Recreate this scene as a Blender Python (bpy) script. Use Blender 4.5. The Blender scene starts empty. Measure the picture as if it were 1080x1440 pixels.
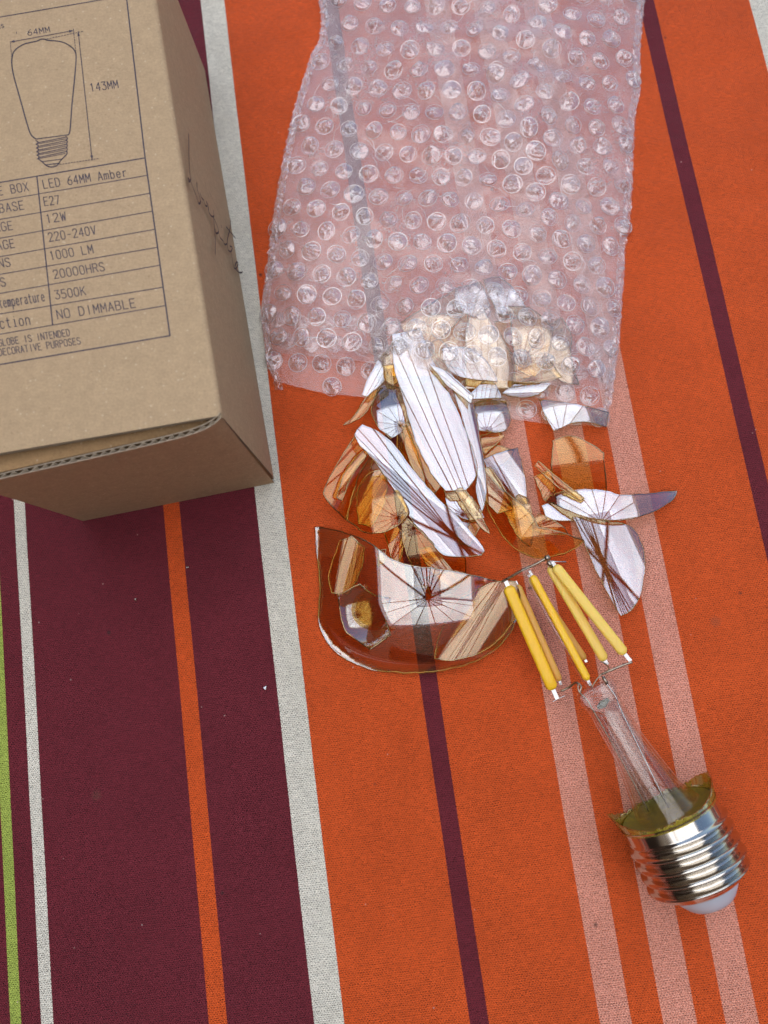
import bpy, bmesh, math, random
from mathutils import Vector, Matrix, noise
from mathutils.geometry import delaunay_2d_cdt

random.seed(7)
MM = 0.001
sc = bpy.context.scene
COL = sc.collection

# ------------------------------------------------------------------ camera, world, sun, exposure
F, H = 1080.0, 263.0            # focal length in photo pixels, camera height above the cloth in mm
_down = Vector((60 / F, -192 / F, -1)).normalized()
Zc = -_down
Yc = (Vector((0, 1, 0)) - Zc.y * Zc).normalized()
Xc = Yc.cross(Zc)
RW = Matrix((Xc, Yc, Zc))        # camera axes -> world axes
CAM = Vector((0, 0, H))
cd = bpy.data.cameras.new('camera')
cam = bpy.data.objects.new('camera', cd)
COL.objects.link(cam)
cam.matrix_world = Matrix.Translation(CAM * MM) @ RW.to_4x4()
cd.sensor_fit = 'AUTO'; cd.sensor_width = 36; cd.lens = 27
cd.clip_start = 0.005; cd.clip_end = 200
cd.dof.use_dof = True
cd.dof.focus_distance = 0.250
cd.dof.aperture_fstop = 10.5
sc.camera = cam

SUN_EL, SUN_AZ = 68.0, -40.0      # azimuth clockwise from +Y
w = bpy.data.worlds.new('World'); sc.world = w; w.use_nodes = True
nt = w.node_tree; bg = nt.nodes['Background']
sky = nt.nodes.new('ShaderNodeTexSky'); sky.sky_type = 'NISHITA'; sky.sun_disc = False
sky.sun_elevation = math.radians(SUN_EL); sky.sun_rotation = math.radians(SUN_AZ)
nt.links.new(sky.outputs[0], bg.inputs[0]); bg.inputs[1].default_value = 0.05
sd = bpy.data.lights.new('sun', 'SUN'); sd.energy = 5.0; sd.angle = math.radians(0.5); sd.color = (1, 0.96, 0.9)
so = bpy.data.objects.new('sun', sd); COL.objects.link(so)
_e, _a = math.radians(SUN_EL), math.radians(SUN_AZ)
sdir = Vector((math.sin(_a) * math.cos(_e), math.cos(_a) * math.cos(_e), math.sin(_e)))
so.rotation_euler = sdir.to_track_quat('Z', 'Y').to_euler()
so.location = sdir * 3
sc.view_settings.view_transform = 'Standard'; sc.view_settings.look = 'None'
sc.view_settings.gamma = 1; sc.view_settings.exposure = 1.70
cy = sc.cycles
cy.transparent_max_bounces = 64; cy.max_bounces = 14; cy.transmission_bounces = 12
cy.glossy_bounces = 6; cy.diffuse_bounces = 5
cy.caustics_reflective = False; cy.caustics_refractive = False
cy.sample_clamp_indirect = 6
cy.use_denoising = True

# ------------------------------------------------------------------ helpers
def at(px, py, z=0.0):
    """photo pixel -> world point (mm) on the level z"""
    v = RW @ Vector(((px - 540) / F, (720 - py) / F, -1))
    return CAM + v * ((z - H) / v.z)

def at_plane(px, py, p0, n):
    v = RW @ Vector(((px - 540) / F, (720 - py) / F, -1))
    return CAM + v * ((p0 - CAM).dot(n) / v.dot(n))

def link_mesh(name, verts, faces, mats, parent=None, smooth=True, fm=None, scale=MM):
    me = bpy.data.meshes.new(name)
    me.from_pydata([(v[0] * scale, v[1] * scale, v[2] * scale) for v in verts], [], faces)
    if not isinstance(mats, (list, tuple)): mats = [mats]
    for m in mats: me.materials.append(m)
    if fm:
        for p, i in zip(me.polygons, fm): p.material_index = i
    if smooth:
        me.polygons.foreach_set('use_smooth', [True] * len(me.polygons))
    me.update()
    o = bpy.data.objects.new(name, me); COL.objects.link(o)
    if parent: o.parent = parent
    return o

def tag(o, label=None, cat=None, group=None, kind=None):
    if label: o['label'] = label
    if cat: o['category'] = cat
    if group: o['group'] = group
    if kind: o['kind'] = kind
    return o

def empty(name, label, cat, loc=(0, 0, 0), group=None):
    o = bpy.data.objects.new(name, None); COL.objects.link(o)
    o.empty_display_size = 0.01
    o.location = Vector(loc) * MM
    return tag(o, label, cat, group)

def lerp(a, b, t): return a + (b - a) * t

def interp(tab, y):
    """piecewise-linear x(y) through (x, y) points sorted by y"""
    if y <= tab[0][1]:
        a, b = tab[0], tab[1]
    elif y >= tab[-1][1]:
        a, b = tab[-2], tab[-1]
    else:
        for a, b in zip(tab, tab[1:]):
            if a[1] <= y <= b[1]: break
    return a[0] + (b[0] - a[0]) * (y - a[1]) / (b[1] - a[1])

def nz(x, y, z=0.0): return noise.noise(Vector((x, y, z)))

def frame_from(axis):
    a = axis.normalized()
    u = a.cross(Vector((0, 0, 1)))
    if u.length < 1e-4: u = Vector((1, 0, 0))
    u.normalize()
    return a, u, u.cross(a).normalized()

def tube(pts, rad, seg=8, closed=True):
    """verts, faces of a round tube through points (mm)"""
    V, Fc = [], []
    n = len(pts)
    if not isinstance(rad, (list, tuple)): rad = [rad] * n
    if len(rad) != n:
        k_ = len(rad) - 1
        rad = [rad[min(k_ - 1, int(i * k_ / (n - 1)))] + (rad[min(k_ - 1, int(i * k_ / (n - 1))) + 1] - rad[min(k_ - 1, int(i * k_ / (n - 1)))]) * (i * k_ / (n - 1) - min(k_ - 1, int(i * k_ / (n - 1)))) for i in range(n)]
    up = None
    for i, p in enumerate(pts):
        d = (pts[min(i + 1, n - 1)] - pts[max(i - 1, 0)]).normalized()
        if up is None:
            up = d.orthogonal().normalized()
        up = (up - d * up.dot(d)).normalized()
        s = d.cross(up)
        for k in range(seg):
            a = 2 * math.pi * k / seg
            V.append(p + (up * math.cos(a) + s * math.sin(a)) * rad[i])
    for i in range(n - 1):
        for k in range(seg):
            k2 = (k + 1) % seg
            Fc.append((i * seg + k, i * seg + k2, (i + 1) * seg + k2, (i + 1) * seg + k))
    if closed:
        Fc.append(tuple(range(seg))[::-1]); Fc.append(tuple((n - 1) * seg + k for k in range(seg)))
    return V, Fc

def smooth_path(pts, n=6):
    """Catmull-Rom through points"""
    out = []
    P = [pts[0]] + list(pts) + [pts[-1]]
    for i in range(1, len(P) - 2):
        a, b, c, d = P[i - 1], P[i], P[i + 1], P[i + 2]
        for k in range(n):
            t = k / n
            out.append(0.5 * ((2 * b) + (c - a) * t + (2 * a - 5 * b + 4 * c - d) * t * t + (3 * b - a - 3 * c + d) * t ** 3))
    out.append(pts[-1])
    return out

class Mesh:
    def __init__(s): s.V, s.F, s.M = [], [], []
    def add(s, V, Fc, m=0):
        o = len(s.V); s.V += list(V)
        for f in Fc: s.F.append(tuple(i + o for i in f)); s.M.append(m)
    def link(s, name, mats, parent=None, smooth=True):
        return link_mesh(name, s.V, s.F, mats, parent, smooth, s.M)

# ------------------------------------------------------------------ materials
class N:
    def __init__(s, name):
        s.m = bpy.data.materials.new(name); s.m.use_nodes = True
        s.t = s.m.node_tree; s.t.nodes.clear()
        s.out = s.t.nodes.new('ShaderNodeOutputMaterial')
    def n(s, typ, ins=None, **kw):
        d = s.t.nodes.new('ShaderNode' + typ)
        for k, v in kw.items(): setattr(d, k, v)
        for k, v in (ins or {}).items(): s.set(d, k, v)
        return d
    def set(s, d, k, v):
        if isinstance(v, bpy.types.NodeSocket): s.t.links.new(v, d.inputs[k])
        else: d.inputs[k].default_value = v
    def math(s, op, a, b=None, c=None, clamp=False):
        d = s.n('Math', operation=op, use_clamp=clamp)
        for i, v in enumerate((a, b, c)):
            if v is not None: s.set(d, i, v)
        return d.outputs[0]
    def mix(s, f, a, b, blend='MIX'):
        d = s.n('Mix', data_type='RGBA', blend_type=blend)
        s.set(d, 0, f); s.set(d, 6, a); s.set(d, 7, b)
        return d.outputs[2]
    def mapr(s, v, a, b, c=0.0, d=1.0):
        m = s.n('MapRange', {0: v, 1: a, 2: b, 3: c, 4: d}); return m.outputs[0]
    def noise(s, vec, scale, detail=3, rough=0.55, dist=0.0):
        return s.n('TexNoise', {'Vector': vec, 'Scale': scale, 'Detail': detail, 'Roughness': rough, 'Distortion': dist})
    def done(s, shader): s.t.links.new(shader, s.out.inputs[0]); return s.m

def rgb(r, g, b):
    f = lambda c: (c / 255 / 12.92) if c <= 10 else ((c / 255 + 0.055) / 1.055) ** 2.4
    return (f(r), f(g), f(b), 1)

def mat_cloth():
    s = N('printed_cotton')
    tc = s.n('TexCoord')
    mp = s.n('VectorMath', {0: tc.outputs['Object'], 3: 1000.0}, operation='SCALE')
    P = mp.outputs[0]
    sep = s.n('SeparateXYZ', {0: P}); x, y = sep.outputs[0], sep.outputs[1]
    K = 0.149
    wob = s.noise(P, 0.012, 2).outputs[0]
    u = s.math('ADD', s.math('MULTIPLY_ADD', y, K, x), s.math('MULTIPLY_ADD', wob, 1.0, -0.5))
    fine = s.noise(P, 2.2, 2).outputs[0]
    u = s.math('ADD', u, s.math('MULTIPLY_ADD', fine, 0.36, -0.18))
    # thread coordinates: along the stripe and across it
    v = s.math('MULTIPLY_ADD', x, -K, y)
    dx = s.math('MULTIPLY_ADD', s.noise(P, 0.12, 3).outputs[0], 2.4, 0.0); dy = s.math('MULTIPLY_ADD', s.noise(P, 0.10, 3).outputs[0], 2.0, 0.0)
    vg = s.math('ADD', s.math('MULTIPLY', v, 1.55), dy)
    rw = s.math('FLOOR', vg)
    ug = s.math('ADD', s.math('ADD', s.math('MULTIPLY', u, 1.12), dx), s.math('MULTIPLY', rw, 0.5))
    cv = s.n('CombineXYZ', {0: ug, 1: vg, 2: 0.0}).outputs[0]
    cell = s.n('CombineXYZ', {0: s.math('FLOOR', ug), 1: rw, 2: 0.0}).outputs[0]
    wn = s.n('TexWhiteNoise', {'Vector': cell}, noise_dimensions='2D').outputs[0]
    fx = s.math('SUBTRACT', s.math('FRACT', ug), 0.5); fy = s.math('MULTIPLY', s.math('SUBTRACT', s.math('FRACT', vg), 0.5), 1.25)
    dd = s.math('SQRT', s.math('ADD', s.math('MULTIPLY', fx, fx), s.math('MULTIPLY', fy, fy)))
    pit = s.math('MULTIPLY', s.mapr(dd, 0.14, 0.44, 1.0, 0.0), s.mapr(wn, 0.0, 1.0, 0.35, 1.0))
    cv2 = s.n('CombineXYZ', {0: s.math('MULTIPLY', u, 0.35), 1: s.math('MULTIPLY', v, 2.3), 2: 0.0}).outputs[0]
    slub = s.noise(cv2, 1.0, 3).outputs[0]
    cv3 = s.n('CombineXYZ', {0: s.math('MULTIPLY', u, 2.3), 1: s.math('MULTIPLY', v, 0.3), 2: 3.0}).outputs[0]
    warp = s.noise(cv3, 1.0, 3).outputs[0]
    grain = s.noise(P, 1.9, 4, 0.7).outputs[0]
    big = s.noise(P, 0.035, 4).outputs[0]
    # stripes: (start u, colour)
    ORANGE, PLUM, GREY, GREEN = (0.53, 0.078, 0.014, 1), (0.125, 0.0155, 0.024, 1), (0.60, 0.58, 0.49, 1), (0.30, 0.38, 0.07, 1)
    PINK = (0.68, 0.30, 0.215, 1)
    st = [(-400, ORANGE), (-330, GREY), (-320, PLUM), (-240, ORANGE), (-154, PLUM), (-150.5, GREEN), (-146.9, PLUM), (-140.3, GREY), (-136.3, PLUM), (-85.9, ORANGE), (-80.0, PLUM),
          (-52.5, GREY), (-43.0, ORANGE), (-3.7, PLUM), (2.2, ORANGE), (36.4, PINK), (46.0, ORANGE), (55.6, PINK), (65.8, ORANGE),
          (74.5, PINK), (84.4, ORANGE), (118.6, PLUM), (124.6, ORANGE), (160.3, GREY), (170, PLUM), (197, ORANGE), (203, PLUM), (254, GREY), (258, PLUM), (264, GREEN), (268, PLUM), (272, ORANGE), (360, GREY), (370, PLUM)]
    col = s.n('RGB'); col.outputs[0].default_value = PLUM; c = col.outputs[0]
    pinkm = None
    for a, cc in st:
        m = s.mapr(u, a - 0.09, a + 0.09)
        c = s.mix(m, c, cc)
    for a, b in ((36.4, 46.0), (55.6, 65.8), (74.5, 84.4)):
        q = s.math('MULTIPLY', s.mapr(u, a - .1, a + .1), s.mapr(u, b - .1, b + .1, 1, 0))
        pinkm = q if pinkm is None else s.math('ADD', pinkm, q)
    # pink print sits only on the raised threads: the orange shows between
    spk = s.mapr(s.noise(P, 2.1, 2, 0.6).outputs[0], 0.42, 0.62)
    c = s.mix(s.math('MULTIPLY', pinkm, s.math('MULTIPLY', spk, 0.62)), c, (0.36, 0.09, 0.045, 1))
    spk2 = s.mapr(s.noise(P, 2.7, 2, 0.6).outputs[0], 0.55, 0.7)
    c = s.mix(s.math('MULTIPLY', pinkm, s.math('MULTIPLY', spk2, 0.5)), c, (0.68, 0.42, 0.36, 1))
    # weave shade painted into the colour: pits between threads darkened
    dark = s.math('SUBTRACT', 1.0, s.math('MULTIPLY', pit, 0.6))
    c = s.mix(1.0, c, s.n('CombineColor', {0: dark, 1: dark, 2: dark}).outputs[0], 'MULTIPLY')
    g2 = s.mapr(slub, 0.3, 0.7, 0.86, 1.18); g3 = s.mapr(warp, 0.3, 0.7, 0.93, 1.09)
    g4 = s.mapr(grain, 0.25, 0.75, 0.84, 1.28); g5 = s.mapr(big, 0.3, 0.7, 0.92, 1.08)
    g = s.math('MULTIPLY', s.math('MULTIPLY', g2, g3), s.math('MULTIPLY', g4, g5))
    c = s.mix(1.0, c, s.n('CombineColor', {0: g, 1: g, 2: g}).outputs[0], 'MULTIPLY')
    # scattered lint, dark specks and a few faint stains
    v2 = s.n('TexVoronoi', {'Vector': P, 'Scale': 0.055, 'Randomness': 1.0})
    sp = s.mapr(v2.outputs['Distance'], 0.022, 0.05, 0.75, 0.0)
    c = s.mix(sp, c, (0.03, 0.02, 0.02, 1))
    v3 = s.n('TexVoronoi', {'Vector': s.n('VectorMath', {0: P, 1: (37, 91, 0)}).outputs[0], 'Scale': 0.11, 'Randomness': 1.0})
    sp = s.mapr(v3.outputs['Distance'], 0.018, 0.04, 0.55, 0.0)
    c = s.mix(sp, c, (0.55, 0.4, 0.36, 1))
    v4 = s.n('TexVoronoi', {'Vector': s.n('VectorMath', {0: P, 1: (11, 53, 0)}).outputs[0], 'Scale': 0.018, 'Randomness': 1.0})
    d4 = s.math('ADD', v4.outputs['Distance'], s.math('MULTIPLY', grain, 0.03))
    c = s.mix(s.mapr(d4, 0.03, 0.06, 0.35, 0.0), c, (0.12, 0.08, 0.05, 1))
    hgt = s.math('ADD', s.math('MULTIPLY', pit, -1.0), s.math('ADD', s.math('MULTIPLY', slub, 0.8), s.math('MULTIPLY', warp, 0.6)))
    bmp = s.n('Bump', {'Strength': 0.8, 'Distance': 0.0003, 'Height': hgt})
    cre = s.noise(s.n('VectorMath', {0: P, 1: (0.012, 0.03, 1)}, operation='MULTIPLY').outputs[0], 1.0, 3, 0.5).outputs[0]
    bmp = s.n('Bump', {'Strength': 1.0, 'Distance': 0.0035, 'Height': cre, 'Normal': bmp.outputs[0]})
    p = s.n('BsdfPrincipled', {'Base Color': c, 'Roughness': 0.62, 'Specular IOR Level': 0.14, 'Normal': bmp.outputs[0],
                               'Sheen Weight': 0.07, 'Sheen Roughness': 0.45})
    return s.done(p.outputs[0])

def mat_card(name, base, dark, scale=1.0):
    s = N(name)
    tc = s.n('TexCoord'); P = s.n('VectorMath', {0: tc.outputs['Object'], 3: 1000.0}, operation='SCALE').outputs[0]
    a = s.noise(P, 0.35, 5, 0.65).outputs[0]
    b = s.noise(P, 1.5, 3, 0.6).outputs[0]
    st = s.n('VectorMath', {0: P, 1: (0.3, 2.2, 0.3)}, operation='MULTIPLY').outputs[0]
    f = s.noise(st, 1.2, 4, 0.6, 1.5).outputs[0]
    fib = s.n('TexVoronoi', {'Vector': P, 'Scale': 0.42, 'Randomness': 1.0})
    g = s.math('MULTIPLY', s.mapr(a, 0.25, 0.75, 0.90, 1.08), s.math('MULTIPLY', s.mapr(b, 0.25, 0.75, 0.86, 1.12), s.mapr(f, 0.3, 0.7, 0.95, 1.05)))
    c = s.mix(1.0, base, s.n('CombineColor', {0: g, 1: g, 2: g}).outputs[0], 'MULTIPLY')
    c = s.mix(s.mapr(fib.outputs['Distance'], 0.05, 0.16, 0.30, 0.0), c, (0.75, 0.66, 0.5, 1))
    fib2 = s.n('TexVoronoi', {'Vector': s.n('VectorMath', {0: P, 1: (7, 3, 5)}).outputs[0], 'Scale': 0.3, 'Randomness': 1.0})
    c = s.mix(s.mapr(fib2.outputs['Distance'], 0.03, 0.13, 0.35, 0.0), c, dark)
    bmp = s.n('Bump', {'Strength': 0.25, 'Distance': 0.0002, 'Height': s.math('ADD', b, f)})
    p = s.n('BsdfPrincipled', {'Base Color': c, 'Roughness': 0.75, 'Specular IOR Level': 0.25, 'Normal': bmp.outputs[0]})
    return s.done(p.outputs[0])

def mat_plain(name, base, rough=0.5, metal=0.0, spec=0.5, noise_amt=0.0, nscale=1.0, **kw):
    s = N(name)
    c = s.n('RGB'); c.outputs[0].default_value = base; c = c.outputs[0]
    ins = {'Roughness': rough, 'Metallic': metal, 'Specular IOR Level': spec}
    if noise_amt:
        tc = s.n('TexCoord'); P = s.n('VectorMath', {0: tc.outputs['Object'], 3: 1000.0}, operation='SCALE').outputs[0]
        a = s.noise(P, nscale, 4, 0.6).outputs[0]
        g = s.mapr(a, 0.3, 0.7, 1 - noise_amt, 1 + noise_amt)
        c = s.mix(1.0, c, s.n('CombineColor', {0: g, 1: g, 2: g}).outputs[0], 'MULTIPLY')
        ins['Roughness'] = s.mapr(a, 0.3, 0.7, rough * 0.8, rough * 1.3)
    ins['Base Color'] = c
    ins.update(kw)
    p = s.n('BsdfPrincipled', ins)
    return s.done(p.outputs[0])

def mat_glass(name, tint, refl, gloss_col=(1, 1, 1, 1), rough=0.0, bump=0.0, edge=None, power=4.0, streak=0.0):
    """thin blown glass with a mirror-like coating: tinted see-through plus a reflection that grows at grazing angles"""
    s = N(name)
    tc = s.n('TexCoord'); P = s.n('VectorMath', {0: tc.outputs['Object'], 3: 1000.0}, operation='SCALE').outputs[0]
    lw = s.n('LayerWeight', {0: 0.5})
    f = s.math('POWER', lw.outputs['Facing'], power)
    f = s.math('MULTIPLY_ADD', f, 1.0 - refl, refl, clamp=True)
    tr = s.n('BsdfTransparent', {0: tint})
    ins = {'Color': gloss_col, 'Roughness': rough}
    if bump:
        a = s.noise(P, 0.16, 2, 0.4).outputs[0]
        b = s.n('Bump', {'Strength': 1.0, 'Distance': bump * MM, 'Height': a})
        ins['Normal'] = b.outputs[0]
    gl = s.n('BsdfAnisotropic', ins)
    mx = s.n('MixShader', {0: f, 1: tr.outputs[0], 2: gl.outputs[0]})
    return s.done(mx.outputs[0])

def mat_film(name, veil, refl, rough, tint=(0.97, 0.97, 0.98, 1), bump=.5):
    """clear polythene: mostly see-through, a milky scatter and a soft gloss"""
    s = N(name)
    tc = s.n('TexCoord'); P = s.n('VectorMath', {0: tc.outputs['Object'], 3: 1000.0}, operation='SCALE').outputs[0]
    lw = s.n('LayerWeight', {0: 0.5})
    fc = lw.outputs['Facing']
    tr = s.n('BsdfTransparent', {0: tint})
    a = s.noise(P, 0.55, 4, 0.65, 0.6).outputs[0]
    b = s.n('Bump', {'Strength': bump, 'Distance': 0.0006, 'Height': a})
    df = s.n('BsdfDiffuse', {0: (1.0, 0.84, 0.81, 1), 'Normal': b.outputs[0]}); tl = s.n('BsdfTranslucent', {0: (1.0, 0.88, 0.85, 1)})
    sca = s.n('MixShader', {0: 0.35, 1: df.outputs[0], 2: tl.outputs[0]})
    v = s.math('MULTIPLY_ADD', s.math('POWER', fc, 2.0), 0.55, s.math('MULTIPLY', s.math('MULTIPLY', s.mapr(a, 0.35, 0.65, 0.82, 1.18), s.mapr(s.noise(P, 0.045, 3, 0.6, 0.8).outputs[0], 0.35, 0.65, 0.65, 1.4)), veil), clamp=True)
    m1 = s.n('MixShader', {0: v, 1: tr.outputs[0], 2: sca.outputs[0]})
    gl = s.n('BsdfAnisotropic', {'Color': (1, 1, 1, 1), 'Roughness': rough, 'Normal': b.outputs[0]})
    f = s.math('MULTIPLY_ADD', s.math('POWER', fc, 3.0), 1.0 - refl, refl, clamp=True)
    m2 = s.n('MixShader', {0: f, 1: m1.outputs[0], 2: gl.outputs[0]})
    return s.done(m2.outputs[0])

M_cloth = mat_cloth()
M_card = mat_card('kraft_card', (0.42, 0.305, 0.18, 1), (0.22, 0.14, 0.07, 1))
M_card_in = mat_card('kraft_card_inside', (0.36, 0.23, 0.11, 1), (0.2, 0.12, 0.06, 1))
M_flute = mat_plain('card_edge', (0.36, 0.30, 0.22, 1), 0.85, noise_amt=0.15, nscale=2.0)
M_ink = mat_plain('printed_ink', (0.075, 0.065, 0.085, 1), 0.7, spec=0.2, noise_amt=0.3, nscale=2.0)
M_pen = mat_plain('pen_ink', (0.035, 0.015, 0.02, 1), 0.6, spec=0.3)
M_glass = mat_glass('amber_glass', (0.98, 0.83, 0.50, 1), 0.075, (1.0, 0.94, 0.72, 1))
M_glass_pale = mat_glass('pale_amber_glass', (0.95, 0.85, 0.62, 1), 0.25, (0.67, 0.79, 1.0, 1))
M_crown = mat_glass('crown_glass', (0.985, 0.86, 0.56, 1), 0.19, (0.74, 0.86, 1.0, 1))
M_pale2 = mat_glass('tan_coated_glass', (0.975, 0.86, 0.60, 1), 0.10, (0.98, 0.95, 0.80, 1))
M_cream = mat_glass('cream_coated_glass', (0.95, 0.84, 0.60, 1), 0.25, (1.0, 0.95, 0.84, 1))
M_edge = mat_glass('glass_edge', (0.40, 0.17, 0.035, 1), 0.24, (1, 0.80, 0.45, 1), rough=0.12, power=1.5)
M_clear = mat_glass('clear_glass', (0.96, 0.965, 0.96, 1), 0.035, rough=0.0, power=3.2)
M_film = mat_film('bubble_film', 0.18, 0.04, 0.10, bump=.2)
M_bub = mat_film('bubble_skin', 0.03, 0.17, 0.03, bump=.25)
M_fold_glint = mat_film('fold_glint', 0.80, 0.55, 0.06, bump=.1)  # whitened film, so folds and rings show as painted glints
M_nickel = mat_plain('nickel', (0.62, 0.585, 0.52, 1), 0.11, 1.0, noise_amt=0.03, nscale=0.6)
M_wire = mat_plain('wire', (0.35, 0.30, 0.24, 1), 0.3, 1.0, noise_amt=0.2, nscale=1.0)
M_tab = mat_plain('steel_tab', (0.55, 0.55, 0.54, 1), 0.25, 1.0)
M_white = mat_plain('white_insulator', (0.50, 0.53, 0.60, 1), 0.35)

# ------------------------------------------------------------------ the setting: patio far below, cloth
def build_setting():
    m = mat_plain('patio_stone', (0.14, 0.12, 0.10, 1), 0.9, noise_amt=0.2, nscale=0.01)
    g = link_mesh('patio', [(-60000, -60000, -760), (60000, -60000, -760), (60000, 60000, -760), (-60000, 60000, -760)], [(0, 1, 2, 3)], m)
    tag(g, kind='structure')
    # cloth: level over the table top, hanging over its edges
    X = [-900, -880, -860, -840] + [-800 + 50 * i for i in range(33)] + [840, 860, 880, 900]
    Y = [-700, -680, -660, -640] + [-600 + 50 * i for i in range(29)] + [840, 860, 880, 900]
    ex, ey0, ey1 = 800, -600, 800
    V, Fc = [], []
    def fold(v, lo, hi):
        if v < lo: o = lo - v; return lo - min(o, 12) * 0.8, o
        if v > hi: o = v - hi; return hi + min(o, 12) * 0.8, o
        return v, 0
    for y in Y:
        for x in X:
            nx, ox = fold(x, -ex, ex); ny, oy = fold(y, ey0, ey1)
            o = max(ox, oy)
            z = -max(0, o - 4) * 1.6
            if o: nx += 6 * math.sin(y * 0.03) * (o / 100); ny += 6 * math.sin(x * 0.03) * (o / 100)
            V.append((nx, ny, z))
    nxn = len(X)
    for j in range(len(Y) - 1):
        for i in range(nxn - 1):
            a = j * nxn + i; Fc.append((a, a + 1, a + 1 + nxn, a + nxn))
    c = link_mesh('tablecloth', V, Fc, M_cloth)
    tag(c, 'striped cotton tablecloth in orange, plum, grey and pink spread under everything', 'tablecloth')
build_setting()

def build_table():
    t = empty('table', 'outdoor table hidden under the striped cloth', 'table', (0, 100, -760))
    m = mat_plain('table_wood', (0.2, 0.12, 0.07, 1), 0.6, noise_amt=0.2, nscale=0.02)
    def box(x0, x1, y0, y1, z0, z1):
        V = [(x, y, z) for z in (z0, z1) for y in (y0, y1) for x in (x0, x1)]
        return V, [(0, 2, 3, 1), (4, 5, 7, 6), (0, 1, 5, 4), (2, 6, 7, 3), (0, 4, 6, 2), (1, 3, 7, 5)]
    a = Mesh(); a.add(*box(-792, 792, -692, 692, 728, 757)); a.link('table_top', m, t, False)
    for sx in (-1, 1):
        for sy in (-1, 1):
            a = Mesh(); a.add(*box(sx * 700 - 30, sx * 700 + 30, sy * 600 - 30, sy * 600 + 30, 0, 728)); a.link('leg', m, t, False)
build_table()

# ------------------------------------------------------------------ the parasol whose canopy the glass mirrors
def build_parasol():
    hub = Vector((60, 110, 1500))
    t = empty('parasol', 'white square parasol with dark ribs standing over the table', 'parasol', (0, 0, 0))
    s = N('parasol_cloth')
    df = s.n('BsdfDiffuse', {0: (0.86, 0.87, 0.90, 1)}); tl = s.n('BsdfTranslucent', {0: (0.84, 0.86, 0.93, 1)})
    tcp = s.n('TexCoord'); cn = s.noise(tcp.outputs['Object'], 2.2, 4, 0.6, 0.8).outputs[0]
    mc = s.done(s.n('MixShader', {0: s.mapr(cn, 0.3, 0.7, 0.5, 0.78), 1: df.outputs[0], 2: tl.outputs[0]}).outputs[0])
    mw = mat_plain('parasol_wood', (0.11, 0.035, 0.02, 1), 0.5)
    nr = 16
    half, drop = 860.0, 250.0
    rim = []
    for k in range(nr):
        a = 2 * math.pi * k / nr
        r = half / max(abs(math.cos(a)), abs(math.sin(a)))
        a += 0.16
        rim.append(Vector((math.cos(a) * r, math.sin(a) * r, -drop)))
    # canopy: panels bellied slightly between the ribs
    V, Fc = [hub + Vector((0, 0, 12))], []
    rings, sub = 8, 6
    n = nr * sub
    for j in range(1, rings + 1):
        f = j / rings
        for k in range(n):
            a, b, tt = rim[k // sub], rim[(k // sub + 1) % nr], (k % sub) / sub
            p = a.lerp(b, tt) * f
            p.z += 12 - 70 * f * math.sin(math.pi * tt) * 0.4 + 60 * math.sin(math.pi * f)
            V.append(hub + p)
    for k in range(n): Fc.append((0, 1 + k, 1 + (k + 1) % n))
    for j in range(rings - 1):
        for k in range(n):
            a = 1 + j * n + k; b = 1 + j * n + (k + 1) % n
            Fc.append((a, a + n, b + n, b))
    link_mesh('canopy', V, Fc, mc, t, False)
    V, Fc = [hub + Vector((0, 0, 110))], []
    for k in range(nr): V.append(hub + rim[k] * 0.30 + Vector((0, 0, 88)))
    for k in range(nr): Fc.append((0, 1 + k, 1 + (k + 1) % nr))
    link_mesh('vent_cap', V, Fc, mc, t, False)
    V, Fc = [], []       # hem hanging from the rim
    for k in range(nr):
        V += [hub + rim[k] * 1.0 + Vector((0, 0, 12)), hub + rim[k] * 1.005 + Vector((0, 0, -110))]
    for k in range(nr): k2 = (k + 1) % nr; Fc.append((2 * k, 2 * k + 1, 2 * k2 + 1, 2 * k2))
    link_mesh('hem', V, Fc, mc, t, False)
    for k in range(nr):
        p = [hub + rim[k] * f + Vector((0, 0, 60 * math.sin(math.pi * f) - 8)) for f in (0.02, 0.25, 0.5, 0.75, 1.0)]
        V, Fc = tube(p, 9, 8); link_mesh('rib', V, Fc, mw, t)
        if k % 2 == 0:
            q = hub + rim[k] * 0.5 + Vector((0, 0, 40))
            V, Fc = tube([hub + Vector((rim[k].x * .02, rim[k].y * .02, -330)), q], 4, 8); link_mesh('strut', V, Fc, mw, t)
    V, Fc = tube([hub + Vector((0, 0, -60)), hub + Vector((0, 0, 40))], 55, 16); link_mesh('hub', V, Fc, mw, t, False)
    V, Fc = tube([hub + Vector((0, 0, -380)), hub + Vector((0, 0, -300))], 45, 16); link_mesh('runner', V, Fc, mw, t, False)
    V, Fc = tube([hub + Vector((0, 0, -300)), hub + Vector((0, 0, -60))], 22, 12); link_mesh('spindle', V, Fc, mw, t)
    # cantilever arm and post beside the table
    V, Fc = tube([hub + Vector((0, 0, 60)), Vector((1100, 260, 1760)), Vector((1900, 300, 1740))], 20, 12); link_mesh('arm', V, Fc, mw, t)
    V, Fc = tube([Vector((1900, 300, 1790)), Vector((1900, 300, -760))], 45, 16); link_mesh('post', V, Fc, mw, t)
build_parasol()

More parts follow.
